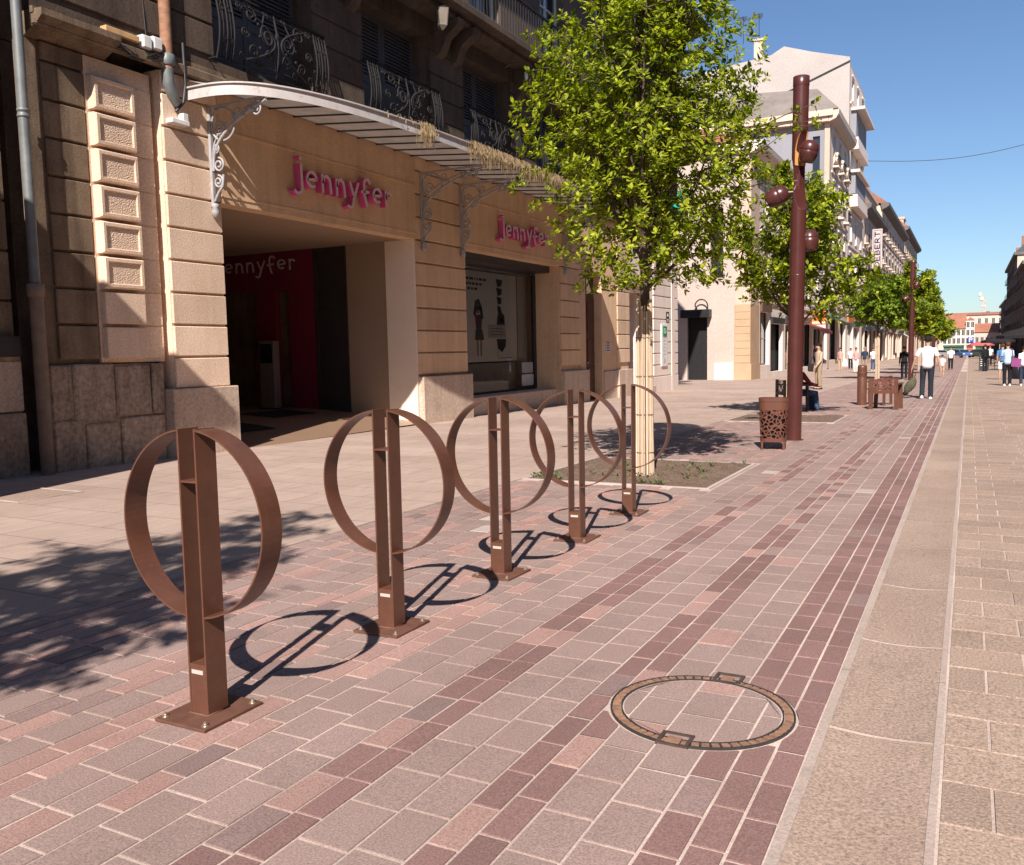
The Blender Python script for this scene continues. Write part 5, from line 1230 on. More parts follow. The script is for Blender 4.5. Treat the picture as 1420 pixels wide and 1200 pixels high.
mb=MB(); mb.tube([(-10.2,103.95,13.4),(-9.62,103.95,13.4)],.04,5); mb.tube([(-10.2,103.95,9.9),(-9.62,103.95,9.9)],.04,5); mb.build('bracket',M_DARKIRON,t)
# orange sign
t=thing('orange_sign','square orange shop sign with small dark marks, right of the lamp post','shop sign',(-9.8,66,3.3)); 
a=-10.02; mb=MB(); mb.box(a-.02,a+.92,65.9,66.0,2.85,3.82); mb.build('board',paint('orange_sign_face',(.85,.20,.015),.5,var=.04),t)
mb=MB(); mb.prism([(a+.03,65.89,3.36),(a+.14,65.89,3.36),(a+.09,65.89,3.58)],(0,.009,0)); mb.prism([(a+.24,65.89,3.36),(a+.35,65.89,3.36),(a+.29,65.89,3.54)],(0,.009,0)); mb.build('dark_mark',M_LET,t)
mb=MB(); mb.box(a+.02,a+.86,65.885,65.899,2.95,3.07); mb.build('white_strip',M_WHITEP,t)
mb=MB(); mb.box(a-.02,a+.92,65.9,66.0,2.55,2.84); mb.build('grey_panel',M_PVC,t)
mb=MB(); mb.box(-10.19,a-.022,65.93,65.97,3.3,3.4); mb.build('bracket',M_DARKIRON,t)
# street side wires
mb=MB(); p=[]
for k in range(25):
    u=k/24; p.append((-10.0+19*u,100,20.4-1.1*math.sin(PI*u)+.9*u))
mb.tube(p,.03,5); tag(mb.build('street_cable',M_DARKIRON),'thin dark cable sagging across the sky over the street','cable')
mb=MB(); mb.tube([(-20,86.9,24.6),(-16,86.9,24.9),(-10.15,86.9,26.95)],.05,5); tag(mb.build('wall_cable',M_DARKIRON),'thin dark cable strung diagonally over the bare pale side wall','cable')
# right side of the street, far away
def right_house(label,x,y0,y1,z,mat,floors,nw):
    t=thing('town_house',label,'building',(x,(y0+y1)/2,g(y0)))
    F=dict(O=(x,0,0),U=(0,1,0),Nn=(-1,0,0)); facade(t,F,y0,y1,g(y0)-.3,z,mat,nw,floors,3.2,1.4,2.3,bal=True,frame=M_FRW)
    mb=MB(); wall(mb,**fy(y0),u0=x,u1=x+12,v0=-3,v1=z,holes=[(x+1.2,x+2.3,4,6.2),(x+1.2,x+2.3,8,10.2)],depth=.3); mb.build('side_wall',M_W4,t)
    mb=MB(); mb.box(x-.5,x+12,y0-.3,y1-.1,z+.01,z+.5); mb.build('cornice',M_CORN,t)
    mb=MB(); mb.box(x+.4,x+12,y0+.4,y1-.05,-3,z-.05); mb.build('body',M_BLACK,t)
    mb=MB(); mb.prism([(x-.3,y0-.2,z+.51),(x+2.2,y0-.2,z+3.2),(x+12,y0-.2,z+3.4),(x+12,y0-.2,z+.51)],(0,y1-y0,0)); mb.build('roof',stone('slate_dark',(.10,.10,.11),(.08,.08,.085),sc=1) if 'slate' not in bpy.data.materials else bpy.data.materials['slate'],t)
    for q in (.3,.8):
        mb=MB(); yy=y0+(y1-y0)*q; mb.box(x+1.2,x+2.0,yy,yy+1.2,z+1.6,z+4.6); mb.build('chimney',M_ROOFT,t)
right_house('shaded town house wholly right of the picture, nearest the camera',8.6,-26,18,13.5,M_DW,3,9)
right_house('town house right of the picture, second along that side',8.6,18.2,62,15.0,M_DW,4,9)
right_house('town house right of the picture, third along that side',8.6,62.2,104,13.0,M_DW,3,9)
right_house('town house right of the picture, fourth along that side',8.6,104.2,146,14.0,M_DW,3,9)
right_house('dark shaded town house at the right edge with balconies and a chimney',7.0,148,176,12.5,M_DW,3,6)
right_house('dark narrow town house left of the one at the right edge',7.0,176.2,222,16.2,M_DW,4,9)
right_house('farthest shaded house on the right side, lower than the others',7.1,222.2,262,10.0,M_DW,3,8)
# houses closing the street
def end_house(label,x0,x1,Y,eave,ridge,wallm,roofm,cols,floors,gable=False,shop=None):
    zb=g(Y); t=thing('end_house',label,'building',((x0+x1)/2,Y,zb)); F=fy(Y); fh=(eave-zb-2.6)/floors; holes=[]
    for f in range(floors):
        for k in range(cols):
            c=x0+(x1-x0)*(k+.5)/cols; z=zb+2.7+f*fh; holes.append((c-.38,c+.38,z+.1*fh,z+.1*fh+min(1.5,fh*.72)))
    holes2=[(x0+.3,x1-.3,zb+.1,zb+2.2)] if shop else []
    mb=MB(); wall(mb,**F,u0=x0,u1=x1,v0=zb-.5,v1=eave,holes=holes+holes2,depth=.2); mb.build('wall',wallm,t)
    for h in holes: window(t,F,h,.18,M_FRW,M_GLASS,None,1,0)
    for h in holes2:
        mb=MB(); obox(mb,F,h[0],h[1],h[2],h[3],-.25,-.2); mb.build('shopfront',shop,t)
        mb=MB(); obox(mb,F,h[0]-.1,h[1]+.1,h[3],h[3]+.45,.001,.12); mb.build('fascia',shop,t)
    mb=MB()
    if gable: mb.prism([(x0,Y,eave+.01),(x1,Y,eave+.01),((x0+x1)/2,Y,ridge)],(0,8,0))
    else: mb.prism([(x0-.1,Y-.3,eave+.01),(x0-.1,Y+5,ridge),(x0-.1,Y+10,eave+.01)],(x1-x0+.2,0,0))
    mb.build('roof',roofm,t); mb=MB(); mb.box(x0+.05,x1-.05,Y+.3,Y+9,zb-.5,eave-.02); mb.build('body',wallm,t); return t
M_EW=st('far_white_render',(.66,.58,.52),.9,sc=.2); M_EP=st('far_pink_render',(.62,.47,.40),.9,sc=.2)
M_GSH=paint('far_green_front',(.05,.11,.06),.5)
end_house('pale house with wide red roof and green shopfront, left of the gabled end house',-6.4,-.95,262,5.0,9.2,M_EW,M_ROOFT,5,2,shop=M_GSH)
end_house('narrow white gabled house between two red roofs at the end of the street',-.94,1.15,262,7.0,8.0,M_EW,M_ROOFT,2,3,True,shop=paint('far_red_front',(.35,.10,.07),.5))
end_house('pale house with lower red roof, right of the gabled end house',1.16,7.0,262,3.9,6.3,M_EP,M_ROOFT,5,1,shop=M_GSH)
end_house('long flat-roofed pink building rising behind the red roofs',-9,8.5,284,9.0,9.9,M_EP,M_ROOFT,10,3)
t=thing('blue_sign','small square blue sign with white mark on the front of the gabled far house','sign',(.25,261.8,1.8)); mb=MB(); mb.box(-.35,1.0,261.75,261.85,1.35,2.75); mb.build('board',paint('sign_blue',(.04,.07,.40),.5),t)
mb=MB(); mb.box(-.1,.12,261.72,261.749,1.5,2.6); mb.box(.12,.6,261.72,261.749,2.4,2.6); mb.box(.12,.6,261.72,261.749,1.95,2.1); mb.box(.5,.7,261.72,261.749,2.05,2.45); mb.build('mark',M_WHITEP,t)
t=thing('far_mast','distant pale mast with rosy platforms and a dark box above the red roofs','mast',(4.6,380,-2.8)); M_MA=paint('mast_pale',(.62,.45,.38),.6)
mb=MB(); [mb.tube([(4.6+dx,380+dy,-2.8),(4.6+dx*.6,380+dy*.6,17.8)],.16,5) for dx in (-.5,.5) for dy in (-.5,.5)]
for k in range(9): z=2*k; mb.tube([(4.1,379.5,z),(5.1,379.5,z+2)],.09,4); mb.tube([(5.1,379.5,z),(4.1,379.5,z+2)],.09,4)
mb.build('lattice',M_MA,t); mb=MB(); mb.box(3.6,4.9,379.3,380.7,14.6,15.3,0,.1); mb.box(3.0,4.4,379.3,380.7,16.9,18.4,0,.2); mb.box(2.5,3.8,379.4,380.6,18.6,19.9,0,.2); mb.build('platform',M_MA,t); mb=MB(); mb.box(5.3,6.6,379.2,380.8,11.3,12.8,0,.1); mb.build('dark_box',M_DARKIRON,t)
# low wooded ridge closing the view
mb=MB(); rr=[]
for i in range(2):
    rr.append([(x,700+60*i,(6.0+2.0*noise.noise(Vector((x*.006,3,0)))+1.2*noise.noise(Vector((x*.03,5,0)))) if i else -7) for x in range(-700,701,20)])
mb.grid(rr,0,True); tag(mb.build('hills',st('wooded_hills',(.06,.075,.06),.8,sc=.02,fine=.3)),kind='structure')
# ------------------------------------------------------------------ people
M_SKIN=paint('skin',(.46,.255,.165),.5,var=.05); 
def cloth(name,c): return paint(name,c,.85,spec=.15,var=.12,sc=8)
def skinmesh(name,V,E,Rr,root,mat,parent,sub=1):
    me=bpy.data.meshes.new(name); me.from_pydata(V,E,[]); o=bpy.data.objects.new(name,me); COL.objects.link(o); o.parent=parent; WLOC[o.name]=Vector((0,0,0))
    md=o.modifiers.new('skin','SKIN'); md.use_smooth_shade=True; md.branch_smoothing=.4
    sv=me.skin_vertices[0].data
    for i,r in enumerate(Rr): sv[i].radius=(r[0],r[1]) if isinstance(r,tuple) else (r,r); sv[i].use_root=(i==root)
    if sub: s=o.modifiers.new('sub','SUBSURF'); s.levels=sub; s.render_levels=sub
    me.materials.append(mat); return o
def person(label,loc,rz,h,top,legs,hair,shoe,armsL=None,armsR=None,legL=None,legR=None,sit=False,lean=0.0,sleeve='short',skirt=None,hairlen='short',group=None,lower='long',female=False):
    t=thing('person',label,'person',loc,group,rz); WLOC[t.name]=Vector((0,0,0)); k=h/1.75
    S=lambda x,y,z:(x*k,y*k,z*k)
    dz=-.50 if sit else 0; sw=.155 if female else .182
    P={'pel':(0,0,.96+dz),'sp':(0,lean*.3,1.10+dz),'ch':(0,lean*.7,1.29+dz),'nk':(0,lean,1.47+dz),'hb':(0,lean+.01,1.53+dz),'hm':(0,lean+.03,1.63+dz),'ht':(0,lean+.02,1.70+dz),'nose':(0,lean+.125,1.605+dz)}
    def arm(s,a):
        sh=(s*sw,lean*.8,1.385+dz); a=a or ((.035,-.02,-.29),(.015,.06,-.25))
        el=(sh[0]+s*a[0][0],sh[1]+a[0][1],sh[2]+a[0][2]); wr=(el[0]+s*a[1][0],el[1]+a[1][1],el[2]+a[1][2]); return sh,el,wr
    aL=arm(-1,armsL); aR=arm(1,armsR)
    def leg(s,l):
        hp=(s*.095,0,.93+dz)
        if sit: l=l or ((.02,.43,-.02),(.0,.03,-.42))
        l=l or ((.0,.03,-.44),(.0,-.05,-.42))
        kn=(hp[0]+s*l[0][0],hp[1]+l[0][1],hp[2]+l[0][2]); an=(kn[0]+s*l[1][0],kn[1]+l[1][1],kn[2]+l[1][2]); return hp,kn,an
    lL=leg(-1,legL); lR=leg(1,legR)
    V=[];E=[];Rr=[]
    def add(p,r,par=None):
        V.append(S(*p)); Rr.append(tuple(q*k for q in r) if isinstance(r,tuple) else r*k)
        if par is not None: E.append((par,len(V)-1))
        return len(V)-1
    i0=add(P['pel'],(.13,.10)); i1=add(P['sp'],(.115,.085),i0); i2=add(P['ch'],(.135,.10),i1); i3=add(P['nk'],.055,i2); i4=add(P['hb'],(.06,.065),i3); i5=add(P['hm'],(.076,.09),i4); i6=add(P['ht'],(.05,.06),i5); add(P['nose'],.014,i5)
    for s in (-1,1): add((s*.082,P['hm'][1]-.01,P['hm'][2]-.015),.014,i5)
    for s,a in ((-1,aL),(1,aR)):
        j=add(a[0],.052,i2); j=add(a[1],.040,j); j=add(a[2],.027,j)
        d=(Vector(a[2])-Vector(a[1])).normalized(); pm=Vector(a[2])+d*.06; j=add(tuple(pm),(.032,.018),j); side=Vector((0,1,0)) if abs(d.y)<.8 else Vector((1,0,0))
        for q,(o_,ln) in enumerate(((-.028,.075),(-.010,.088),(.009,.082),(.027,.065))):
            b=pm+side*o_+d*.03; e=add(tuple(b),.010,j); add(tuple(b+d*ln+Vector((-s*.015,0,0))),.007,e)
        e=add(tuple(pm+side*.04-d*.01),.011,j); add(tuple(pm+side*.06+d*.035),.008,e)
    for s,l in ((-1,lL),(1,lR)):
        j=add(l[0],.085,i0); j=add(l[1],.058,j); j=add(l[2],.040,j); add((l[2][0],l[2][1]+.14,l[2][2]-.045),(.035,.025),j)
    skinmesh('body',V,E,Rr,0,M_SKIN,t)
    # clothes are lofted round the same joints
    def loft(mb,secs):
        mb.grid([[(((cx_+rx*math.cos(2*PI*q/16))*k),((cy_+ry*math.sin(2*PI*q/16))*k),z*k) for q in range(16)] for z,cx_,cy_,rx,ry in secs],0,True,cu=True)
    f_=.92 if female else 1.0; z0=.85 if not sit else .95; mb=MB()
    loft(mb,[(z0+dz,0,0,.150*f_,.115),(z0-.004+dz,0,0,.160*f_,.125),(.97+dz,0,0,.156*f_,.122),(1.10+dz,0,lean*.3,.148*f_*(.92 if female else 1),.113),(1.26+dz,0,lean*.65,.168*f_,.122),(1.36+dz,0,lean*.8,.176*f_,.108),(1.41+dz,0,lean*.85,.150*f_,.095),(1.445+dz,0,lean*.92,.095,.08),(1.465+dz,0,lean,.064,.066)])
    for a in (aL,aR):
        A,B,C_=[Vector(S(*q)) for q in a]; ins=A+Vector((-A.x*.25,0,-.015*k))
        if sleeve=='long': mb.tube([ins,A,A.lerp(B,.5),B,B.lerp(C_,.5),C_],[.062*k,.064*k,.056*k,.050*k,.044*k,.038*k],10)
        else: e=A.lerp(B,.68); mb.tube([ins,A,A.lerp(B,.4),e],[.060*k,.062*k,.058*k,.060*k],10)
    mb.build('top',top,t)
    if skirt is not None:
        o=MB(); zz=P['pel'][2]
        o.lathe([(.12*k,(zz+.08)*k),(.17*k,(zz-.05)*k),(.22*k,(zz-.42)*k),(.21*k,(zz-.42)*k)],(0,0,0),16); o.build('skirt',skirt,t)
    else:
        mb=MB(); loft(mb,[(1.03+dz,0,0,.13*f_,.10),(.95+dz,0,0,.148*f_,.113),(.86+dz,0,0,.158*f_,.118),(.79+dz,0,0,.150*f_,.105),(.76+dz,0,0,.09,.07)])
        for l in (lL,lR):
            A,B,C_=[Vector(S(*q)) for q in l]; top_=A+Vector((0,0,-.02*k))
            if lower=='long': mb.tube([top_,A.lerp(B,.3),A.lerp(B,.7),B,B.lerp(C_,.4),C_+Vector((0,0,.03*k)),C_+Vector((0,0,-.01*k))],[.088*k,.090*k,.078*k,.070*k,.068*k,.064*k,.066*k],12)
            else: mb.tube([top_,A.lerp(B,.3),A.lerp(B,.6),A.lerp(B,.95)],[.088*k,.092*k,.090*k,.090*k],12)
        mb.build('trousers' if lower=='long' else 'shorts',legs,t)
    for l in (lL,lR):
        mb=MB(); a=Vector(S(*l[2])); zb=min(a.z-.065*k,a.z); rr=[]
        for q,(yy,w,hh) in enumerate(((-.075,.03,.07),(-.05,.043,.095),(.0,.043,.10),(.06,.045,.07),(.13,.046,.055),(.185,.03,.035))):
            rr.append([(a.x+w*k*math.cos(PI*i/6),a.y+yy*k,a.z-.075*k+hh*k*math.sin(PI*i/6)) for i in range(7)])
        mb.grid(rr,0,True); mb.face(rr[0]); mb.face(rr[-1][::-1]); mb.face([r[0] for r in rr]+[r[-1] for r in rr[::-1]]); mb.build('shoe',shoe,t)
    mb=MB(); hm=Vector(S(*P['hm'])); hy=P['hm'][1]*k
    rr=[]
    for i in range(9):
        a=PI*.5*(1-i/8*1.45); row=[]
        for j in range(16):
            b=2*PI*j/16; front=max(0,math.sin(b)); aa=max(a,.25*front+(-.3 if front<.1 else 0)) if i>3 else a
            row.append((hm.x+.099*k*math.cos(aa)*math.cos(b),hy-.006+.115*k*math.cos(aa)*math.sin(b)-.012*k,hm.z+.022*k+.112*k*math.sin(aa)))
        rr.append(row)
    mb.grid(rr,0,True,cu=True)
    if hairlen=='long': mb.ell((0,hy-.07*k,hm.z-.10*k),(.085*k,.05*k,.16*k),10,6)
    mb.build('hair',hair,t)
    return t
H1=cloth('dark_hair',(.018,.013,.011)); H2=cloth('brown_hair',(.07,.04,.022)); H3=cloth('grey_hair',(.25,.22,.2))
W_=cloth('white_cotton',(.78,.75,.74)); DJ=cloth('dark_denim',(.022,.026,.036)); BJ=cloth('blue_denim',(.045,.075,.14)); BEI=cloth('beige_cotton',(.42,.32,.23)); PKC=cloth('pink_cotton',(.62,.30,.28)); BLK=cloth('black_cloth',(.014,.014,.018)); NAV=cloth('navy_cloth',(.03,.04,.07)); BLU=cloth('blue_cloth',(.06,.20,.45)); LBL=cloth('pale_blue_cloth',(.42,.55,.68)); DRED=cloth('dark_red_cloth',(.16,.03,.035)); STRI=cloth('striped_wool',(.50,.30,.28)); KHA=cloth('khaki_cloth',(.30,.22,.14))
SHW=cloth('white_shoe',(.75,.73,.70)); SHD=cloth('dark_shoe',(.025,.02,.02)); SHT=cloth('tan_shoe',(.35,.2,.12))
def at(x,y): return (x,y,g(y)+.004)
person('man in white t-shirt and dark jeans walking away, seen from behind',at(-1.06,28.06),.03,1.80,W_,DJ,H1,SHW,armsL=((.13,.02,-.27),(.07,.06,-.24)),armsR=((.10,-.03,-.28),(.05,.03,-.26)),legL=((.02,.05,-.44),(.01,-.13,-.40)),legR=((.0,.02,-.45),(.0,.02,-.43)))
t=thing('net_bag','dark olive patterned bag hanging from the left hand of the man in the white t-shirt','bag',(-1.52,28.15,.2)); mb=MB()
M_BAG=paint('olive_net',(.07,.065,.035),.8,var=.6,sc=22)
zb=g(28)
rr=[]
for z,r in ((.16,.05),(.22,.11),(.36,.15),(.48,.13),(.60,.06)):
    rr.append([(-1.60+(z-.16)*.42+r*math.cos(2*PI*q/14),28.15+r*.55*math.sin(2*PI*q/14),zb+z) for q in range(14)])
mb.grid(rr,0,True,cu=True); mb.face(rr[0][::-1]); mb.face(rr[-1]); mb.build('sack',M_BAG,t)
mb=MB(); mb.tube([(-1.40,28.15,zb+.60),(-1.37,28.16,zb+.74)],.02,6); mb.build('cord',M_BAG,t)
mb=MB(); mb.ell((-1.64,28.15,zb+.14),(.09,.06,.06)); mb.build('end_cap',BLK,t)
person('seated man in dark red top and blue jeans, half hidden by the lamp post',at(-3.68,21.95),-.95,1.75,DRED,BJ,H1,SHW,sit=True,lean=.06,sleeve='long',armsL=((.05,.18,-.24),(-.08,.22,-.05)),armsR=((.05,.18,-.24),(-.08,.22,-.05)))
person('man in beige shirt and trousers with a shoulder bag, looking aside near the glass shopfront',at(-5.0,34.6),2.2,1.72,BEI,KHA,H1,SHD,sleeve='long',armsL=((.05,.05,-.28),(.0,.14,-.18)))
t=thing('shoulder_bag','dark shoulder bag on the hip of the man in beige','bag',(-5.25,34.5,.6)); mb=MB(); mb.box(-5.36,-5.16,34.32,34.42,.42,.72,0,.03); mb.build('body',SHD,t); mb=MB(); mb.tube([(-5.30,34.42,.72),(-5.15,34.55,1.15),(-4.92,34.62,1.22)],.012,5); mb.build('strap',SHD,t)
person('woman in pink top and cream trousers walking at the left of the group',at(-8.5,69.4),PI-.2,1.68,PKC,BEI,H1,SHT,female=True)
person('woman in white with pale carrier bag, second from the left in the group',at(-8.3,74.0),PI,1.66,W_,BLK,H1,SHD,female=True)
t=thing('carrier_bag','white carrier bag beside the woman in white','bag',(-8.75,73.9,-.1)); mb=MB(); zz=g(74); mb.prism([(-9.0,73.8,zz+.25),(-8.5,73.8,zz+.25),(-8.55,73.8,zz+.75),(-8.95,73.8,zz+.75)],(0,.15,0)); mb.build('bag_body',W_,t); mb=MB(); mb.tube([(-8.9,73.87,zz+.75),(-8.75,73.87,zz+.95),(-8.6,73.87,zz+.75)],.012,5); mb.build('handle',W_,t)
person('woman in rosy striped knit and white trousers, in the middle of the group',at(-6.62,62.0),PI-.1,1.66,STRI,W_,H2,SHD,female=True,sleeve='long')
person('man in dark sweater and khaki trousers walking towards the camera beside the tree trunk',at(-6.5,66.2),PI,1.70,NAV,KHA,H3,SHD,sleeve='long')
person('person in white top and blue jeans at the right of the group',at(-6.15,68.5),PI+.2,1.64,W_,BJ,H2,SHW,female=True)
person('person in black standing by the second lamp post, seen from behind',at(-2.88,48.3),.2,1.62,BLK,BLK,H1,SHD,sleeve='long')
person('small child in pale top beside the man in the white t-shirt',at(-1.22,50.7),.1,1.15,W_,BEI,H2,SHT,lower='short')
person('man in dark jacket over a white shirt farther down the street',at(-1.13,68.9),PI,1.62,W_,BLK,H1,SHD,sleeve='short')
person('woman in pale blue top and black leggings with a purple bag, walking on the right',at(1.31,38.4),.1,1.66,LBL,BLK,H2,SHW,female=True,armsL=((.05,.1,-.26),(.1,.12,-.12)))
t=thing('purple_bag','purple shoulder bag carried by the woman in the pale blue top','bag',(1.52,38.3,.6)); mb=MB(); mb.prism([(1.42,38.24,.45),(1.74,38.24,.42),(1.76,38.24,.74),(1.46,38.24,.78)],(0,.12,0)); mb.build('bag_body',paint('purple_leather',(.22,.04,.16),.5),t); mb=MB(); mb.tube([(1.5,38.3,.77),(1.45,38.35,1.1),(1.38,38.4,1.14)],.014,5); mb.build('strap',paint('purple_strap',(.2,.04,.15),.5),t)
person('person in bright blue top just ahead of the woman with the purple bag',at(1.36,46.0),.0,1.64,BLU,W_,H2,SHT,lower='short')
person('waiter in black standing by the dark cafe terrace',at(.92,63.6),.6,1.70,BLK,BLK,H2,SHD,sleeve='long')
person('person with pale top at the right edge of the picture',at(1.86,38.6),.1,1.5,W_,NAV,H1,SHW,female=True)
person('person in dark clothes among the cafe tables on the right',at(2.05,70),.5,1.72,NAV,BLK,H1,SHD,sleeve='long')
person('person in white top farther along the cafe terrace',at(1.55,84),PI,1.7,W_,BLK,H1,SHD)
# planter tub, terrace parasols, menu board
t=thing('dark_planter','round dark blue planter tub on the right behind the woman with the purple bag','planter',(2.05,47,g(47))); M_TUB=paint('dark_blue_tub',(.025,.03,.05),.5); mb=MB(); zz=g(47); mb.lathe([(.0,0),(.36,0),(.42,.55),(.45,.60),(.40,.60),(.38,.52),(0,.52)],(2.12,47,zz),20); mb.build('tub',M_TUB,t); mb=MB(); mb.lathe([(0,.53),(.38,.525)],(2.12,47,zz),16); mb.build('earth',M_SOIL,t)
M_PAR=cloth('dark_awning',(.025,.02,.022)); M_PARR=cloth('rosy_awning',(.45,.12,.12))
for x,y,r,z,l,mt in ((3.05,66,1.5,2.75,'dark terrace parasol nearest on the right',M_PAR),(3.9,82,1.7,2.9,'second dark terrace parasol behind the nearest one',M_PAR),(2.6,100,1.6,2.7,'third dark terrace parasol, farther down the right side',M_PAR),(1.55,150,1.8,2.6,'rosy parasol far down the street before the red-roofed houses',M_PARR),(3.3,170,2.0,2.9,'second rosy parasol, farthest on the right',M_PARR)):
    t=thing('parasol',l,'parasol',(x,y,g(y)),'terrace parasols'); WLOC[t.name]=Vector((0,0,0)); mb=MB(); mb.tube([(0,0,0),(0,0,z+.05)],.03,8); mb.build('pole',M_DARKIRON,t); mb=MB(); n=8; rr=[[(q*math.cos(2*PI*k/n),q*math.sin(2*PI*k/n),zz) for k in range(n)] for q,zz in ((.02,z),(r*.55,z-.22),(r,z-.5),(r*1.0,z-.68))]; mb.grid(rr,0,False,cu=True); mb.build('canopy',mt,t); mb=MB(); mb.lathe([(0,.08),(.25,.08),(.28,0)],(0,0,0),14); mb.build('foot',M_DARKIRON,t)
for i,(x,y,l) in enumerate(((1.9,66.5,'small dark cafe table under the nearest parasol'),(2.4,73,'small dark cafe table just behind the nearest parasol'),(2.2,82,'small dark cafe table farthest down the terrace'))):
    t=thing('cafe_table',l,'table',(x,y,g(y)),'cafe tables'); WLOC[t.name]=Vector((0,0,0)); mb=MB(); mb.lathe([(0,.72),(.38,.72),(.38,.75),(0,.75)],(0,0,0),16); mb.build('tabletop',M_DARKIRON,t); mb=MB(); mb.tube([(0,0,0),(0,0,.72)],.035,8); mb.lathe([(.24,0),(.22,.03),(0,.05)],(0,0,0),12); mb.build('stand',M_DARKIRON,t)
    for s in (-1,1):
        c=thing('cafe_chair','dark cafe chair '+('left' if s<0 else 'right')+' of the '+['table under the nearest parasol','middle cafe table','farthest cafe table'][i],'chair',(x+s*.55,y,g(y)),'cafe chairs'); WLOC[c.name]=Vector((0,0,0))
        mb=MB(); mb.box(-.2,.2,-.2,.2,.44,.47); mb.build('seat',M_PAR,c); mb=MB(); mb.box(s*.18,s*.2,-.2,.2,.5,.85); mb.build('backrest',M_PAR,c)
        for dx in (-.18,.18):
            for dy in (-.18,.18): mb=MB(); mb.tube([(dx,dy,0),(dx,dy,.45)],.014,5); mb.build('leg',M_DARKIRON,c)
t=thing('menu_board','black menu board with pale writing in front of the cafe terrace','menu board',(.75,66,g(66))); mb=MB(); zz=g(66); mb.prism([(.6,66.0,zz),(1.15,66.0,zz),(1.15,66.12,zz+1.05),(.6,66.12,zz+1.05)],(0,.03,0)); mb.build('board',M_GATE,t); mb=MB(); [mb.box(.68,1.05-.07*(k%3),66.0+.012*k-.002,66.012+.012*k,zz+.30+k*.13,zz+.34+k*.13) for k in range(5)]; mb.build('writing',M_WHITEP,t)
mb=MB(); mb.prism([(.62,66.35,zz),(1.13,66.35,zz),(1.13,66.17,zz+1.0),(.62,66.17,zz+1.0)],(0,.03,0)); mb.build('rear_leg',M_GATE,t)
# parked cars and a motorbike far away on the square
def car(label,x,y,rz,paintm):
    t=thing('parked_car',label,'car',(x,y,g(y)),'cars on the far square',rz); WLOC[t.name]=Vector((0,0,0)); w=.85
    side=[(-2.0,.35),(-2.05,.62),(-1.95,.82),(-1.2,.92),(-.65,1.38),(.75,1.42),(1.45,.98),(1.98,.86),(2.05,.6),(2.0,.35)]
    mb=MB(); mb.prism([(-w,u,z) for u,z in side],(2*w,0,0)); o=mb.build('body',paintm,t); b=o.modifiers.new('b','BEVEL'); b.width=.07; b.segments=2; b.limit_method='ANGLE'
    mb=MB()
    for s in (-1,1): mb.face([(s*(w+.004),u,z) for u,z in ((-.95,.98),(-.58,1.30),(.68,1.33),(1.15,1.0))])
    mb.build('side_window',M_GLASS,t); mb=MB(); mb.face([(-w+.12,-1.15,.975),(w-.12,-1.15,.975),(w-.16,-.70,1.36),(-w+.16,-.70,1.36)]); mb.build('windscreen',M_GLASS,t)
    for s in (-1,1):
        for u in (-1.28,1.25):
            mb=MB(); mb.lathe([(0,-.1),(.31,-.1),(.32,0),(.31,.1),(0,.1)],(s*(w-.08),u,.32),16,0,True,(1,0,0)); wh=mb.build('wheel',M_BLACK,t); mb=MB(); mb.lathe([(0,.105),(.19,.105),(.2,.1)],(s*(w-.08),u,.32),12,0,True,(s,0,0)); mb.build('rim',M_PIPE,wh)
        mb=MB(); mb.box(s*.5,s*.78,-2.07,-2.03,.62,.76); mb.build('headlight',M_WHITEP,t)
    return t
car('blue parked car at the far end of the street',-1.2,172,.5,paint('blue_car_paint',(.06,.12,.28),.25))
car('dark green parked car right of the blue one at the far end',1.6,178,1.3,paint('dark_car_paint',(.04,.05,.035),.25))
car('silver parked car left of the blue one at the far end',-4.0,176,1.2,paint('silver_car_paint',(.42,.42,.43),.3,metal=.4))
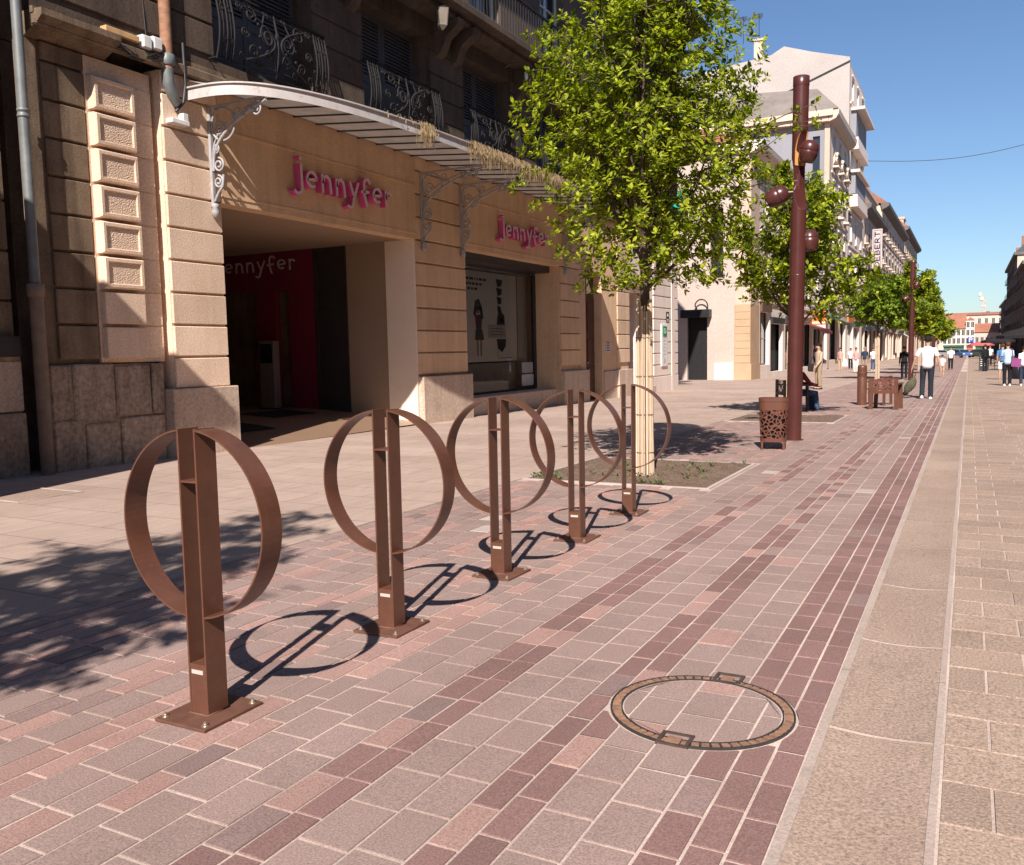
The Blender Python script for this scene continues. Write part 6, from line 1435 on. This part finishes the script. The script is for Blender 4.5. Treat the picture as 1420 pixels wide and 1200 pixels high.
# ------------------------------------------------------------------ camera, sun, sky
f_,pitch,roll,yaw=1213.6,.0923,-.0205,.4814
fwv=Vector((-math.sin(yaw)*math.cos(pitch),math.cos(yaw)*math.cos(pitch),-math.sin(pitch))); r0=Vector((math.cos(yaw),math.sin(yaw),0)); u0=r0.cross(fwv)
Rv=r0*math.cos(roll)+u0*math.sin(roll); Uv=-r0*math.sin(roll)+u0*math.cos(roll)
cam=bpy.data.cameras.new('Camera'); co=bpy.data.objects.new('Camera',cam); COL.objects.link(co)
M4=Matrix.Identity(4)
for i in range(3): M4[i][0]=Rv[i]; M4[i][1]=Uv[i]; M4[i][2]=-fwv[i]
M4[0][3],M4[1][3],M4[2][3]=0,0,1.4
co.matrix_world=M4; cam.sensor_fit='HORIZONTAL'; cam.sensor_width=36; cam.lens=36*f_/1420; cam.clip_start=.05; cam.clip_end=5000
SC.camera=co
tr=Vector((-.335,1.135,-1.0)).normalized()
sun=bpy.data.lights.new('Sun','SUN'); so=bpy.data.objects.new('Sun',sun); COL.objects.link(so); sun.energy=SUN_E; sun.angle=math.radians(.5); sun.color=(1.0,.935,.865)
so.rotation_euler=(-tr).to_track_quat('Z','Y').to_euler(); so.location=(20,-30,40)
w=bpy.data.worlds.new('World'); SC.world=w; w.use_nodes=True; nt=w.node_tree
sky=nt.nodes.new('ShaderNodeTexSky'); sky.sky_type='NISHITA'; sky.sun_disc=False; sky.sun_elevation=math.asin(-tr.z); sky.sun_rotation=math.atan2(-tr.x,-tr.y)
sky.air_density=1.0; sky.dust_density=.35; sky.ozone_density=1.2; sky.altitude=50
bg=nt.nodes['Background']; skc=mix(nt,1.0,sky.outputs[0],(.83,.985,1.19),'MULTIPLY'); nt.links.new(skc,bg.inputs[0]); bg.inputs[1].default_value=SKY_E
SC.view_settings.view_transform='Standard'; SC.view_settings.look='None'; SC.view_settings.exposure=EXPO; SC.view_settings.gamma=1
SC.render.engine='CYCLES'; SC.cycles.use_denoising=True; SC.cycles.max_bounces=6; SC.cycles.transparent_max_bounces=12
